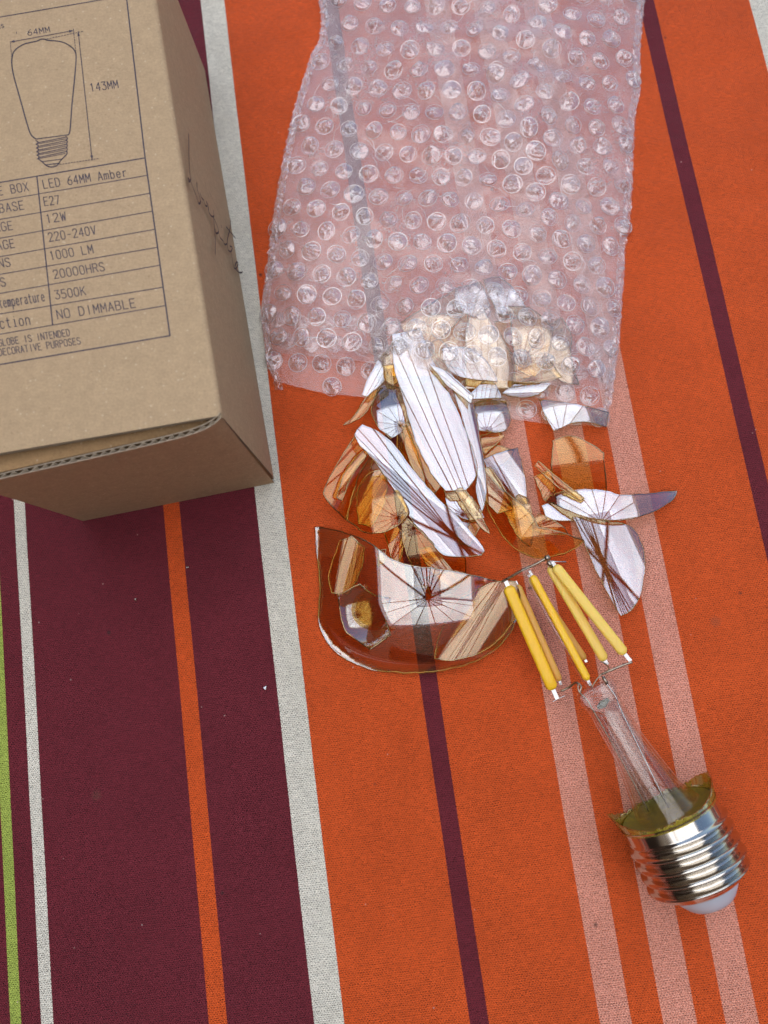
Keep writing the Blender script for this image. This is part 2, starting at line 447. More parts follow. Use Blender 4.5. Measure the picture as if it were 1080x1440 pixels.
def build_wall():  # unseen wall, added and darkened to keep low sky off the near side
    m = mat_plain('dark_wall', (0.045, 0.026, 0.014, 1), 0.85, noise_amt=0.12, nscale=0.01)
    V = [(x, y, z) for z in (-760, 2500) for y in (-1300, -1120) for x in (-3000, 3000)]
    Fq = [(0, 2, 3, 1), (4, 5, 7, 6), (0, 1, 5, 4), (2, 6, 7, 3), (0, 4, 6, 2), (1, 3, 7, 5)]
    V += [(x, y, z) for z in (-760, 2500) for y in (-1119, 1500) for x in (-1500, -1320)]      # second leg added on the left to block the side sky
    o = link_mesh('sky_block_wall', V, Fq + [tuple(i + 8 for i in f) for f in Fq], m, None, False)
    tag(o, 'unseen dark brown wall added round the near side and left of the table to block low sky, mirrored in the broken glass', 'wall')
build_wall()

# ------------------------------------------------------------------ stroke lettering
G = {
'A': [[(0, 0), (2, 6), (4, 0)], [(.7, 2), (3.3, 2)]],
'B': [[(0, 0), (0, 6), (2.6, 6), (3.5, 5.3), (3.5, 4), (2.6, 3.2), (0, 3.2)], [(2.6, 3.2), (3.9, 2.3), (3.9, 1), (2.8, 0), (0, 0)]],
'C': [[(4, 5), (3, 6), (1, 6), (0, 5), (0, 1), (1, 0), (3, 0), (4, 1)]],
'D': [[(0, 0), (0, 6), (2.2, 6), (3.6, 5), (4, 3), (3.6, 1), (2.2, 0), (0, 0)]],
'E': [[(3.7, 6), (0, 6), (0, 0), (3.7, 0)], [(0, 3.1), (3.2, 3.1)]],
'F': [[(3.7, 6), (0, 6), (0, 0)], [(0, 3.1), (3.2, 3.1)]],
'G': [[(4, 5), (3, 6), (1, 6), (0, 5), (0, 1), (1, 0), (3, 0), (4, 1), (4, 2.8), (2.4, 2.8)]],
'H': [[(0, 0), (0, 6)], [(4, 0), (4, 6)], [(0, 3.1), (4, 3.1)]],
'I': [[(2, 0), (2, 6)]],
'K': [[(0, 0), (0, 6)], [(3.8, 6), (0, 2.4)], [(1.3, 3.6), (4, 0)]],
'L': [[(0, 6), (0, 0), (3.6, 0)]],
'M': [[(0, 0), (0, 6), (2, 2), (4, 6), (4, 0)]],
'N': [[(0, 0), (0, 6), (4, 0), (4, 6)]],
'O': [[(1, 0), (0, 1), (0, 5), (1, 6), (3, 6), (4, 5), (4, 1), (3, 0), (1, 0)]],
'P': [[(0, 0), (0, 6), (2.8, 6), (3.9, 5.2), (3.9, 3.8), (2.8, 3), (0, 3)]],
'R': [[(0, 0), (0, 6), (2.8, 6), (3.9, 5.2), (3.9, 3.8), (2.8, 3), (0, 3)], [(2.2, 3), (4, 0)]],
'S': [[(3.8, 5), (2.8, 6), (1, 6), (.1, 5.1), (.3, 3.8), (3.6, 2.4), (4, 1), (3, 0), (1, 0), (0, 1)]],
'T': [[(0, 6), (4, 6)], [(2, 6), (2, 0)]],
'U': [[(0, 6), (0, 1), (1, 0), (3, 0), (4, 1), (4, 6)]],
'V': [[(0, 6), (2, 0), (4, 6)]],
'W': [[(0, 6), (1, 0), (2, 4.6), (3, 0), (4, 6)]],
'X': [[(0, 0), (4, 6)], [(0, 6), (4, 0)]],
'Y': [[(0, 6), (2, 3), (4, 6)], [(2, 3), (2, 0)]],
'0': [[(1, 0), (0, 1.2), (0, 4.8), (1, 6), (2.8, 6), (3.8, 4.8), (3.8, 1.2), (2.8, 0), (1, 0)]],
'1': [[(1, 5), (2, 6), (2, 0)]],
'2': [[(0, 4.8), (.8, 6), (3, 6), (3.8, 5), (3.6, 3.8), (0, 0), (4, 0)]],
'3': [[(0, 6), (3.8, 6), (1.8, 3.7), (3, 3.6), (4, 2.5), (4, 1), (3, 0), (1, 0), (0, .9)]],
'4': [[(3, 0), (3, 6), (0, 1.8), (4, 1.8)]],
'5': [[(3.7, 6), (.4, 6), (.2, 3.3), (2.8, 3.6), (4, 2.4), (3.8, .8), (2.8, 0), (.8, 0), (0, .7)]],
'6': [[(3.4, 6), (1.2, 4.4), (0, 2.2), (.2, .8), (1.2, 0), (2.8, 0), (3.9, 1), (3.8, 2.6), (2.8, 3.4), (1.2, 3.3), (.2, 2.4)]],
'7': [[(0, 6), (4, 6), (1.5, 0)]],
'-': [[(.8, 2.8), (3.2, 2.8)]],
'a': [[(.4, 3.6), (1.2, 4), (2.6, 4), (3.4, 3.2), (3.4, .6), (3.8, 0)], [(3.4, 2.3), (1.2, 2.2), (.2, 1.4), (.4, .3), (1.4, 0), (2.6, .2), (3.4, 1)]],
'b': [[(.3, 6), (.3, 0)], [(.3, 3), (1.3, 4), (2.6, 4), (3.6, 3), (3.6, 1), (2.6, 0), (1.3, 0), (.3, 1)]],
'c': [[(3.6, 3.2), (2.8, 4), (1.2, 4), (.3, 3), (.3, 1), (1.2, 0), (2.8, 0), (3.6, .8)]],
'e': [[(.3, 2.1), (3.6, 2.1), (3.5, 3.2), (2.6, 4), (1.3, 4), (.3, 3), (.3, 1), (1.3, 0), (2.8, 0), (3.5, .7)]],
'i': [[(1, 4), (2, 4), (2, 0)], [(1.9, 5.5), (2.1, 5.6)], [(.9, 0), (3.2, 0)]],
'l': [[(1, 6), (2, 6), (2, 0)]],
'm': [[(0, 0), (0, 4)], [(0, 3.3), (.8, 4), (1.6, 4), (2, 3.3), (2, 0)], [(2, 3.3), (2.7, 4), (3.5, 4), (4, 3.3), (4, 0)]],
'n': [[(.3, 0), (.3, 4)], [(.3, 3), (1.4, 4), (2.7, 4), (3.6, 3.1), (3.6, 0)]],
'o': [[(1.2, 0), (.2, 1), (.2, 3), (1.2, 4), (2.7, 4), (3.7, 3), (3.7, 1), (2.7, 0), (1.2, 0)]],
'p': [[(.3, 4), (.3, -2)], [(.3, 3), (1.3, 4), (2.6, 4), (3.6, 3), (3.6, 1), (2.6, 0), (1.3, 0), (.3, 1)]],
'r': [[(.8, 0), (.8, 4)], [(.8, 2.8), (1.8, 3.9), (3.4, 3.9)]],
's': [[(3.4, 3.4), (2.6, 4), (1.2, 4), (.4, 3.2), (1.2, 2.2), (2.8, 1.8), (3.6, 1), (2.7, 0), (1.2, 0), (.3, .7)]],
't': [[(1.6, 5.5), (1.6, .8), (2.3, 0), (3.4, .1)], [(.3, 4), (3.3, 4)]],
'u': [[(.4, 4), (.4, 1), (1.2, 0), (2.6, 0), (3.5, 1)], [(3.5, 4), (3.5, 0)]],
}

def ribbon(m, pts, nrm, wd):
    """flat inked line of width wd through world points on a plane"""
    for p, q in zip(pts, pts[1:]):
        d = q - p
        if d.length < 1e-5: continue
        d.normalize(); s = d.cross(nrm) * (wd / 2); e = d * (wd * 0.35)
        m.add([p - s - e, q - s + e, q + s + e, p + s - e], [(0, 1, 2, 3)])

ZT = 70.0
def top_pt(x, y): return at(x, y, ZT + 0.05)
ZN = Vector((0, 0, 1))

def text_px(m, txt, p0, p1, h, wd=0.26, proj=top_pt, nrm=ZN):
    """letters along the pixel baseline p0 -> p1, cap height h pixels"""
    p0, p1 = Vector(p0), Vector(p1)
    n = len(txt); d = p1 - p0
    cell = d.length / (n - 0.25) if n > 1 else d.length
    d.normalize(); up = Vector((d.y, -d.x))
    if up.y > 0: up = -up
    up = (up + Vector((-0.06, 0))).normalized()
    k = 0
    for i, ch in enumerate(txt):
        for st in G.get(ch, []):
            pts = []
            for x, y in st:
                q = p0 + d * (cell * i + x / 4 * cell * 0.68) + up * (y / 6 * h)
                k += 1e-4
                pts.append(proj(q.x, q.y) + nrm * k * 0.3)
            ribbon(m, pts, nrm, wd)

# ------------------------------------------------------------------ cardboard box
def build_box():
    t = empty('cardboard_box', 'brown cardboard light bulb box with printed table, lying on its side', 'box', (-53.5, 57.4, 0))
    base = Vector((-53.5, 57.4, 0))
    ang = math.radians(11.4)
    X = Vector((-math.cos(ang), -math.sin(ang), 0))      # towards the left of the photo
    Y = Vector((-math.sin(ang), math.cos(ang), 0))       # away from the viewer
    Z = Vector((0, 0, 1))
    W, L, HH = 70.0, 168.0, ZT
    def P(u, v, z): return X * u + Y * v + Z * z          # relative to the empty
    # sleeve: rounded rectangle section swept along the length, wall 1.6 mm
    def section(inset, r):
        pts = []
        x0, x1, z0, z1 = inset, W - inset, inset, HH - inset
        for cx, cz, a0 in ((x0 + r, z1 - r, 90), (x0 + r, z0 + r, 180), (x1 - r, z0 + r, 270), (x1 - r, z1 - r, 0)):
            for k in range(6):
                a = math.radians(a0 + k * 18)
                pts.append((cx + r * math.cos(a), cz + r * math.sin(a)))
        return pts
    so, si = section(0, 1.6), section(1.6, 0.4)
    m = Mesh(); n = len(so); cuts = 24
    def v0(u, z): return 1.6 + max(0, z / HH) ** 1.5 * (0.9 + 2.6 * (1 - math.exp(-max(0, u) / 8)))
    for ring, sec in enumerate((so, si)):
        V = []
        for j in range(cuts + 1):
            for (u, z) in sec:
                v = v0(u, z) + (L - v0(u, z)) * j / cuts
                bulge = 0.0
                if ring == 0 and z > HH - 3: bulge = 0.0
                side = 0.9 * math.sin(math.pi * j / cuts) * math.sin(math.pi * min(max(z / HH, 0), 1))
                uu = u + (-side if u < W / 2 else side) * (1 if 2 < z < HH - 2 else 0)
                V.append(P(uu, v, z + bulge))
        Fc = []
        for j in range(cuts):
            for k in range(n):
                a, b = j * n + k, j * n + (k + 1) % n
                Fc.append((a, b, b + n, a + n) if ring == 0 else (a, a + n, b + n, b))
        m.add(V, Fc, ring)
    V = [P(u, v0(u, z), z) for u, z in so] + [P(u, v0(u, z), z) for u, z in si] + [P(u, L, z) for u, z in so] + [P(u, L, z) for u, z in si]
    Fc = [(k, k + n, (k + 1) % n + n, (k + 1) % n) for k in range(n)] + [(2 * n + k, 2 * n + (k + 1) % n, 3 * n + (k + 1) % n, 3 * n + k) for k in range(n)]
    m.add(V, Fc, 2)
    m.link('sleeve', [M_card, M_card_in, M_flute], t)
    # the closing flap: hinged at the bottom, its cut top edge standing proud of the top panel
    def out(u, z):
        f = max(0.0, (z / HH))
        g = 2.9 * math.exp(-u / 4.0) + 0.25 - 1.5 * u / 60
        return -1.3 + f ** 1.3 * (1.3 - g - 0.8)
    ZE = HH - 0.9
    def sheet(off, nu=60, nv=16, flip=False):
        V, Fc = [], []
        for i in range(nv + 1):
            z = 0.4 + (ZE - 0.4) * i / nv
            for k in range(nu + 1):
                u = 0.25 + (W - 0.5) * k / nu
                z2 = z + (1.3 * (i / nv) ** 3 * math.exp(-u / 5.0))
                V.append(P(u, -out(u, z) + off, z2))
        for i in range(nv):
            for k in range(nu):
                a = i * (nu + 1) + k
                f = (a, a + 1, a + nu + 2, a + nu + 1)
                Fc.append(f if flip else f[::-1])
        return V, Fc
    m = Mesh()
    for off in (-1.55, -1.33):
        V, Fc = sheet(off, flip=(off != -1.55)); m.add(V, Fc, 0)
    m.link('outer_liner', [M_card], t)
    m = Mesh()
    for off in (-0.22, 0.0):
        V, Fc = sheet(off, flip=(off != -0.22)); m.add(V, Fc, 0)
    m.link('inner_liner', [M_card_in], t)
    # edge caps of the two liners, and the fluted sheet between them
    m = Mesh()
    nu = 60
    for o0, o1 in ((-1.55, -1.33), (-0.22, 0.0)):
        V, Fc = [], []
        for k in range(nu + 1):
            u = 0.25 + (W - 0.5) * k / nu
            z2 = ZE + 1.3 * math.exp(-u / 5.0) + 0.01
            V += [P(u, -out(u, ZE) + o0, z2), P(u, -out(u, ZE) + o1, z2)]
        for k in range(nu): Fc.append((2 * k, 2 * k + 1, 2 * k + 3, 2 * k + 2))
        m.add(V, Fc, 0)
    fl = 420
    for th in (0, 1):
        V, Fc = [], []
        for k in range(fl + 1):
            u = 0.3 + (W - 0.6) * k / fl
            ph = 2 * math.pi * u / 2.7 + 0.8 * math.sin(u * 0.4)
            o = -0.775 + 0.42 * math.sin(ph) + (0.11 if th else -0.11)
            zt = ZE + 1.3 * math.exp(-u / 5.0) - 0.05
            V += [P(u, -out(u, ZE) + o, zt), P(u, -out(u, ZE - 9) + o, zt - 9)]
        for k in range(fl): Fc.append((2 * k, 2 * k + 1, 2 * k + 3, 2 * k + 2))
        m.add(V, Fc, 0)
        if th == 0: base_i = len(m.V) - len(V)
    n2 = 2 * (fl + 1)
    for k in range(fl):
        a = base_i + 2 * k; m.F.append((a, a + 2, a + 2 + n2, a + n2)); m.M.append(0)
    m.link('fluted_core', [M_flute], t)
    # side returns of the flap closing the gap at the right, inner dust flaps and far end
    def slab(name, pts, th, nrm, mat):
        V = [p for p in pts] + [p - nrm * th for p in pts]; k = len(pts)
        Fc = [tuple(range(k)), tuple(range(2 * k - 1, k - 1, -1))] + [(i, i + k, (i + 1) % k + k, (i + 1) % k) for i in range(k)]
        link_mesh(name, V, Fc, mat, t, False)
    slab('dust_flap', [P(1.8, 4.6, 2), P(44, 3.6, 2), P(44, 4.6, HH - 9), P(1.8, 6.0, HH - 7)], 1.5, -Y, M_card_in)
    slab('dust_flap', [P(W - 2, 8, 2), P(W - 40, 7, 2), P(W - 40, 8, HH - 9), P(W - 2, 9, HH - 8)], 1.5, -Y, M_card_in)
    slab('tuck_flap', [P(2, 2.6, HH - 5.0), P(W - 2, 1.2, HH - 5.0), P(W - 2, 26, HH - 3.2), P(2, 26, HH - 3.2)], 1.4, Z, M_card_in)
    slab('end_panel', [P(0.8, L - 1, 1), P(W - .8, L - 1, 1), P(W - .8, L - 1, HH - 1), P(0.8, L - 1, HH - 1)], 1.5, -Y, M_card)
    # ---- print on the top panel (flat ink)
    def out_part(name, m, mat=M_ink):
        V = [v - base for v in m.V]
        link_mesh(name, V, m.F, mat, t, False)
    m = Mesh()
    def line(m, a, b, wd=0.34, lift=0.0):
        ribbon(m, [top_pt(*a) + ZN * lift, top_pt(*b) + ZN * lift], ZN, wd)
    def ext(a, b, x):      # extend a line to the left
        s = (b[1] - a[1]) / (b[0] - a[0]); return (x, a[1] + s * (x - a[0]))
    rows = [((0, 256.5), (204, 222)), ((0, 282), (206.3, 246.7)), ((0, 308.5), (210, 271.9)), ((0, 335), (214, 297)), ((0, 361), (216.9, 322.6)),
            ((0, 385.8), (220.9, 347.8)), ((0, 412.6), (224.2, 373)), ((0, 441.5), (228.5, 404)), ((0, 470), (233, 429.6)), ((0, 512.6), (239, 472))]
    for i, (a, b) in enumerate(rows):
        line(m, ext(a, b, -105), b, 0.36 if i in (0, 9) else 0.27, 0.001 * i)
    line(m, (-3, 24.5), (155, -2.5), 0.3, 0.012)
    line(m, (176, -20), (204, 222), 0.4, 0.02); line(m, (204, 222), (239, 472), 0.4, 0.022)
    line(m, (52, 249), (63, 352), 0.36, 0.024); line(m, (63, 352), (74, 456), 0.36, 0.026)
    out_part('printed_table', m)
    items = [('LED 64MM Amber', (62, 265), (179.5, 247.8), 12), ('E27', (63, 289.3), (84.6, 286.7), 12), ('12W', (66, 313.7), (94, 309.6), 12),
             ('220-240V', (69.6, 339.6), (136, 329), 12), ('1000 LM', (71.5, 365.6), (132, 355.6), 12), ('20000HRS', (76.7, 391.9), (148, 380.4), 12),
             ('3500K', (78.5, 420.7), (121.5, 414.4), 12), ('NO DIMMABLE', (81.5, 448.5), (192, 431.9), 12.5),
             ('TYPE BOX', (-28, 279), (41, 268), 12), ('LAMP BASE', (-46, 306), (35, 294), 12), ('WATTAGE', (-42, 331.5), (19, 322.6), 12),
             ('VOLTAGE', (-40, 357), (22, 347.8), 12), ('LUMENS', (-38, 382), (15.6, 374), 12), ('HOURS', (-36, 408), (9, 402), 12),
             ('temperature', (0, 433), (63.7, 423), 14), ('Function', (-26, 466), (43.7, 456), 15),
             ('THIS GLOBE IS INTENDED', (-31, 491.5), (99, 471.9), 9.5), ('FOR DECORATIVE PURPOSES', (-25, 504), (114, 483.7), 9.5),
             ('ns', (-3, 41), (6.7, 38.5), 8), ('64MM', (39.6, 50), (71, 45), 8), ('143MM', (127.8, 128.5), (167, 123.3), 11)]
    for txt, a, b, h in items:
        mt = Mesh(); text_px(mt, txt, a, b, h, 0.27 if h > 10 else 0.23); out_part('printed_text', mt)
    # bulb drawing
    c1 = lambda L_: [Vector((x / 2.7, y / 2.7)) for x, y in L_]
    m = Mesh()
    def curve(m, pts, wd=0.3, n=5, lift=0.0):
        q = smooth_path(pts, n) if n > 1 else pts
        ribbon(m, [top_pt(p.x, p.y) + ZN * (lift + 0.0004 * i) for i, p in enumerate(q)], ZN, wd)
    curve(m, c1([(250, 513), (262, 508), (267, 480), (273, 400), (283, 300), (289, 220), (283, 192), (262, 172), (230, 158), (182, 153), (170, 149), (155, 149), (140, 156), (90, 168), (58, 190), (47, 212), (45, 245), (54, 295), (75, 370), (100, 460), (117, 510), (137, 528)]), 0.36)
    curve(m, c1([(137, 528), (250, 513)]), 0.3, 1, 0.02)
    for i in range(5):
        y0, y1 = 540 + i * 14, 526 + i * 14
        curve(m, c1([(136 + i, y0 - 6), (145 + i, y0), (137 + i, y0 + 8)]), 0.28, 3, 0.022)
        curve(m, c1([(250 + i, y1 - 8), (257 - i * .5, y1), (249 + i * .5, y1 + 8)]), 0.28, 3, 0.024)
        curve(m, c1([(143 + i, y0 + 2), (254 - i, y1 - 6)]), 0.26, 1, 0.026)
        curve(m, c1([(141 + i, y0 + 7), (252 - i, y1 + 1)]), 0.2, 1, 0.028)
    curve(m, c1([(146, 604), (160, 614), (175, 628), (192, 634), (215, 630), (232, 608), (252, 588)]), 0.32, 4, 0.03)
    curve(m, c1([(160, 614), (234, 604)]), 0.24, 1, 0.032)
    curve(m, c1([(176, 626), (220, 620)]), 0.3, 1, 0.034)
    out_part('bulb_drawing', m)
    m = Mesh()
    def arrow(a, b, lift):
        a, b = c1([a, b]); curve(m, [a, b], 0.24, 1, lift)
        for p, q in ((a, b), (b, a)):
            d = (q - p).normalized(); s = Vector((-d.y, d.x))
            v = [top_pt(*(p)), top_pt(*(p + d * 6.5 + s * 1.9)), top_pt(*(p + d * 6.5 - s * 1.9))]
            m.add([x + ZN * (lift + .01) for x in v], [(0, 1, 2)])
    def dashed(a, b, lift, n=9):
        a, b = c1([a, b])
        for i in range(n):
            curve(m, [a.lerp(b, i / n), a.lerp(b, (i + 0.55) / n)], 0.2, 1, lift)
    arrow((38, 160), (280, 116), 0.04); arrow((297, 120), (350, 608), 0.05)
    dashed((40, 165), (46, 235), 0.06); dashed((279, 110), (288, 200), 0.062); dashed((178, 148), (320, 119), 0.064, 13); dashed((205, 628), (378, 602), 0.066, 16)
    dashed((62, 122), (64, 133), 0.068, 1)
    out_part('dimension_marks', m)
    # ---- pen handwriting on the right hand side panel
    n_side = -X
    p_side = base - X * 1.02
    c8 = lambda pts: [at_plane(240 + x / 4.8, 100 + y / 4.8, p_side, n_side) for x, y in pts]
    strokes = [[(122, 423), (127, 490), (134, 590), (142, 670), (152, 722), (141, 738), (138, 716), (155, 745), (172, 790), (190, 835), (206, 885), (216, 878), (212, 850), (193, 790), (188, 748)],
               [(212, 822), (222, 850), (235, 868), (246, 902), (257, 905), (250, 878), (262, 905), (268, 945), (285, 975), (299, 975), (292, 938)],
               [(298, 985), (305, 1040), (315, 1120), (322, 1228)], [(300, 990), (325, 1050), (332, 1082), (318, 1090), (311, 1062)],
               [(344, 1040), (347, 1052)], [(332, 1085), (343, 1120), (360, 1142), (372, 1167), (386, 1163)],
               [(394, 998), (396, 1060), (385, 1140), (392, 1200), (410, 1216), (416, 1190), (402, 1180)], [(372, 1050), (430, 1130)],
               [(410, 1216), (420, 1262), (432, 1320), (446, 1330), (456, 1300), (447, 1288), (439, 1320), (454, 1346), (470, 1360), (485, 1358)]]
    m = Mesh()
    def spread(p):      # distance from the writing line, a little opened out
        d = ((p[0] - 122) * 0.932 - (p[1] - 423) * 0.362) * 0.22
        return (p[0] + 0.932 * d, p[1] - 0.362 * d)
    for i, st in enumerate(strokes):
        st = [spread(p) for p in st]
        pts = smooth_path(c8(st), 5)
        ribbon(m, [p + n_side * (0.0004 * k + 0.004 * i) for k, p in enumerate(pts)], n_side, 0.62)
    pts = c8([(256, 805), (272, 846), (300, 900), (333, 975)])
    ribbon(m, [p + n_side * 0.05 for p in pts], n_side, 0.12)
    out_part('handwriting', m, M_pen)
build_box()

# ------------------------------------------------------------------ bubble wrap pouch
LEFT = [(462, -200), (455, -60), (452, 0), (456, 30), (452, 58), (443, 72), (427, 119), (413, 167), (402, 222), (393, 272), (388, 300), (385, 328), (381, 356), (377, 392), (372.5, 419), (370, 450), (374, 478), (378, 511), (389, 536), (393, 560)]
RIGHT = [(915, -200), (906, -60), (903, 0), (900, 28), (897, 69), (897, 128), (891, 155), (887, 205), (886, 258), (883, 300), (876, 347), (872, 411), (869, 455), (865, 494), (861, 530), (854, 578), (853, 597)]
MOUTH_UP = [(494, 370), (501, 440), (507, 503), (513, 540), (519, 600), (531, 655), (534, 700), (539, 760), (546, 815), (549, 865)]       # (y, x)
MOUTH_LO = [(531, 370), (536, 389), (544, 418), (553, 457), (558, 510), (566, 560), (578, 640), (589, 720), (597, 778), (599, 853)]
TOPY = -200

def film_pt(s, t, upper):
    """point of the pouch film: s across, t from the far end (0) to the mouth (1)"""
    mouth = MOUTH_UP if upper else MOUTH_LO
    y0 = 520.0
    for _ in range(3):
        x = interp(LEFT, y0) * (1 - s) + interp(RIGHT, y0) * s
        y0 = interp(mouth, x)
    py = TOPY + (y0 - TOPY) * t
    px = interp(LEFT, py) * (1 - s) + interp(RIGHT, py) * s
    return px, py, film_z(px, py, s, upper)

def film_z(px, py, s, upper):
    e = max(0.0, 4 * s * (1 - s)) ** 0.7
    if not upper:
        return 0.5 + 0.9 * e * (0.5 + 0.5 * nz(px * .012, py * .012, 4))
    # lies low over empty pouch, lifted over the glass near the mouth and by creases on the right
    hump = math.exp(-((px - 665) / 150) ** 2 - ((py - 500) / 120) ** 2)
    cr = math.exp(-((px - 760) / 130) ** 2 - ((py - 150) / 190) ** 2)
    z = 1.6 + e * (5.5 + 7.5 * hump + 5 * cr + 2.2 * nz(px * .011, py * .011, 1) + (1.0 + 1.8 * cr) * nz(px * .03, py * .03, 2) + .35 * nz(px * .09, py * .09, 3))
    return z

def build_wrap():
    t = empty('bubble_wrap', 'clear bubble wrap pouch lying open with broken glass at its mouth', 'bubble wrap', (0, 0, 0))
    for upper in (False, True):
        nu, nv = 110, 130
        V, Fc = [], []
        for j in range(nv + 1):
            for i in range(nu + 1):
                s, tt = i / nu, j / nv
                px, py, z = film_pt(s, tt, upper)
                if i in (0, nu):   # ragged sealed edge
                    px += (-1 if i == 0 else 1) * (2.2 + 3.5 * nz(py * .21, 5, i) + 2.0 * random.random())
                    z = 0.9 + upper * 0.5 + 0.6 * abs(nz(py * .1, 9))
                if j == nv: py += 1.2 * nz(px * .15, 3) + 0.5 * random.random()
                V.append(at(px, py, z))
        for j in range(nv):
            for i in range(nu):
                a = j * (nu + 1) + i; Fc.append((a, a + nu + 1, a + nu + 2, a + 1))
        o = link_mesh('upper_film' if upper else 'lower_film', V, Fc, M_film, t)
    # sealed seams down both sides: a crinkled, frayed strip of welded film
    for side, tab in ((0, LEFT), (1, RIGHT)):
        V, Fc = [], []
        n = 260; cs = 5
        for j in range(n + 1):
            py = TOPY + (548 + 45 * side - TOPY) * j / n
            x = interp(tab, py)
            for k in range(cs + 1):
                f = k / cs
                sg = -1 if side == 0 else 1
                px = x + sg * (-7 + 10 * f + (2.6 * nz(py * .25, 7, side) + 2.4 * random.random()) * f)
                z = 1.1 + 1.3 * (1 - f) + 1.0 * nz(px * .25, py * .12, 11) + (0.5 * random.random() if k < cs else 0)
                V.append(at(px, py + 1.5 * (random.random() - .5), max(0.25, z)))
        for j in range(n):
            for k in range(cs):
                a = j * (cs + 1) + k; Fc.append((a, a + cs + 1, a + cs + 2, a + 1))
        link_mesh('sealed_seam', V, Fc, M_bub, t, False)
    # bubble shapes: domes crumpled by random dents
    rnd = random.Random(3)
    shapes = []
    SEG, RI = 36, 14
    for q in range(22):
        hgt = rnd.uniform(2.0, 3.0)
        planes = []
        for _ in range(rnd.randint(5, 9)):
            a = rnd.uniform(0, 6.283); tl = rnd.uniform(0.25, 0.95)
            planes.append((Vector((math.cos(a) * math.sin(tl), math.sin(a) * math.sin(tl), math.cos(tl))), rnd.uniform(1.15, 2.3)))
        dents = [(rnd.uniform(-1.7, 1.7), rnd.uniform(-1.7, 1.7), rnd.uniform(0, 3.14), rnd.uniform(.25, .7), rnd.uniform(.35, .8)) for _ in range(rnd.randint(3, 6))]
        ox = rnd.uniform(0, 50)
        V, Fc = [], []
        for j in range(RI + 1):
            ph = j / RI * math.pi / 2
            for k in range(SEG):
                a = 2 * math.pi * k / SEG
                ell = 1 + 0.05 * math.cos(2 * a + ox)
                r = 3.4 * ell * math.sin(ph) ** 0.62 if ph > 0 else 0.0
                z = hgt * math.cos(ph) ** 0.55 if j < RI else -0.15
                v = Vector((r * math.cos(a), r * math.sin(a), z))
                for nrm, dd in planes:
                    h = v.dot(nrm) - dd
                    if h > 0: v -= nrm * h * 0.9
                for dx, dy, da, ln, dp in dents:
                    ux, uy = v.x - dx, v.y - dy
                    al, ac = ux * math.cos(da) + uy * math.sin(da), -ux * math.sin(da) + uy * math.cos(da)
                    v.z -= dp * math.exp(-(al / 1.5) ** 2 - (ac / 0.28) ** 2) * (z / hgt if z > 0 else 0)
                v.z = max(v.z, -0.15)
                V.append(v)
        for j in range(RI):
            for k in range(SEG):
                k2 = (k + 1) % SEG
                Fc.append((j * SEG + k, (j + 1) * SEG + k, (j + 1) * SEG + k2, j * SEG + k2))
        # sharp folds in the collapsed skin, whitened as painted glints, and the welded ring round the base
        def surf(x, y):
            best = min(V[:RI * SEG], key=lambda p: (p.x - x) ** 2 + (p.y - y) ** 2)
            return Vector((x, y, best.z + 0.03))
        FM = [0] * len(Fc)
        V = list(V)
        extra = Mesh()
        for _ in range(rnd.randint(6, 10)):
            a = rnd.uniform(0, 6.283); r0 = rnd.uniform(0.2, 2.7)
            x, y = r0 * math.cos(a), r0 * math.sin(a)
            hd = rnd.uniform(0, 6.283); pts = [surf(x, y)]
            for st_ in range(rnd.randint(3, 6)):
                hd += rnd.gauss(0, 0.55); x += 0.55 * math.cos(hd); y += 0.55 * math.sin(hd)
                if x * x + y * y > 9.0: break
                pts.append(surf(x, y))
            if len(pts) > 2:
                rr = rnd.uniform(0.04, 0.11)
                vv, ff = tube(pts, [0.02] + [rr] * (len(pts) - 2) + [0.02], 5, False); extra.add(vv, ff)
        ring = [Vector((3.42 * (1 + 0.03 * math.cos(2 * a_ + ox)) * math.cos(a_), 3.42 * (1 + 0.03 * math.cos(2 * a_ + ox)) * math.sin(a_), 0.12)) for a_ in [2 * math.pi * k / 28 for k in range(29)]]
        vv, ff = tube(ring, 0.085, 5, False); extra.add(vv, ff)
        shapes.append((V + extra.V, Fc + [tuple(i + len(V) for i in f) for f in extra.F], FM + [1] * len(extra.F)))
    meshes = []
    for q, (V, Fc, FM) in enumerate(shapes):
        me = bpy.data.meshes.new('bubble')
        me.from_pydata([tuple(v * MM) for v in V], [], Fc); me.materials.append(M_bub); me.materials.append(M_fold_glint)
        me.polygons.foreach_set('material_index', FM)
        me.polygons.foreach_set('use_smooth', [True] * len(me.polygons)); me.update(); me.set_sharp_from_angle(angle=math.radians(24))
        meshes.append(me)
    def lattice(upper):
        out = []
        A = math.radians(6.0)
        pit, row = 34.4, 29.8
        for j in range(-34, 30):
            for i in range(-24, 30):
                u = (i + (0.5 if j % 2 else 0)) * pit; v = j * row
                px = 440 + u * math.cos(A) - v * math.sin(A)
                py = 505 + u * math.sin(A) + v * math.cos(A)
                cr = math.exp(-((px - 800) / 170) ** 2 - ((py - 120) / 230) ** 2)
                px += 15 * cr * math.sin(py * .02) + 5 * nz(px * .01, py * .01, 30); py += 22 * cr * math.sin(px * .017) + 5 * nz(px * .01, py * .01, 31)
                if not upper:
                    px += 13; py += 9
                    if py < interp(MOUTH_UP, px) - 70: continue
                L_, R_ = interp(LEFT, py), interp(RIGHT, py)
                if py < TOPY + 10 or px < L_ + 3 or px > R_ - 4: continue
                if py > interp(MOUTH_UP if upper else MOUTH_LO, px) - 9: continue
                s = (px - L_) / (R_ - L_)
                out.append((px, py, s))
        return out
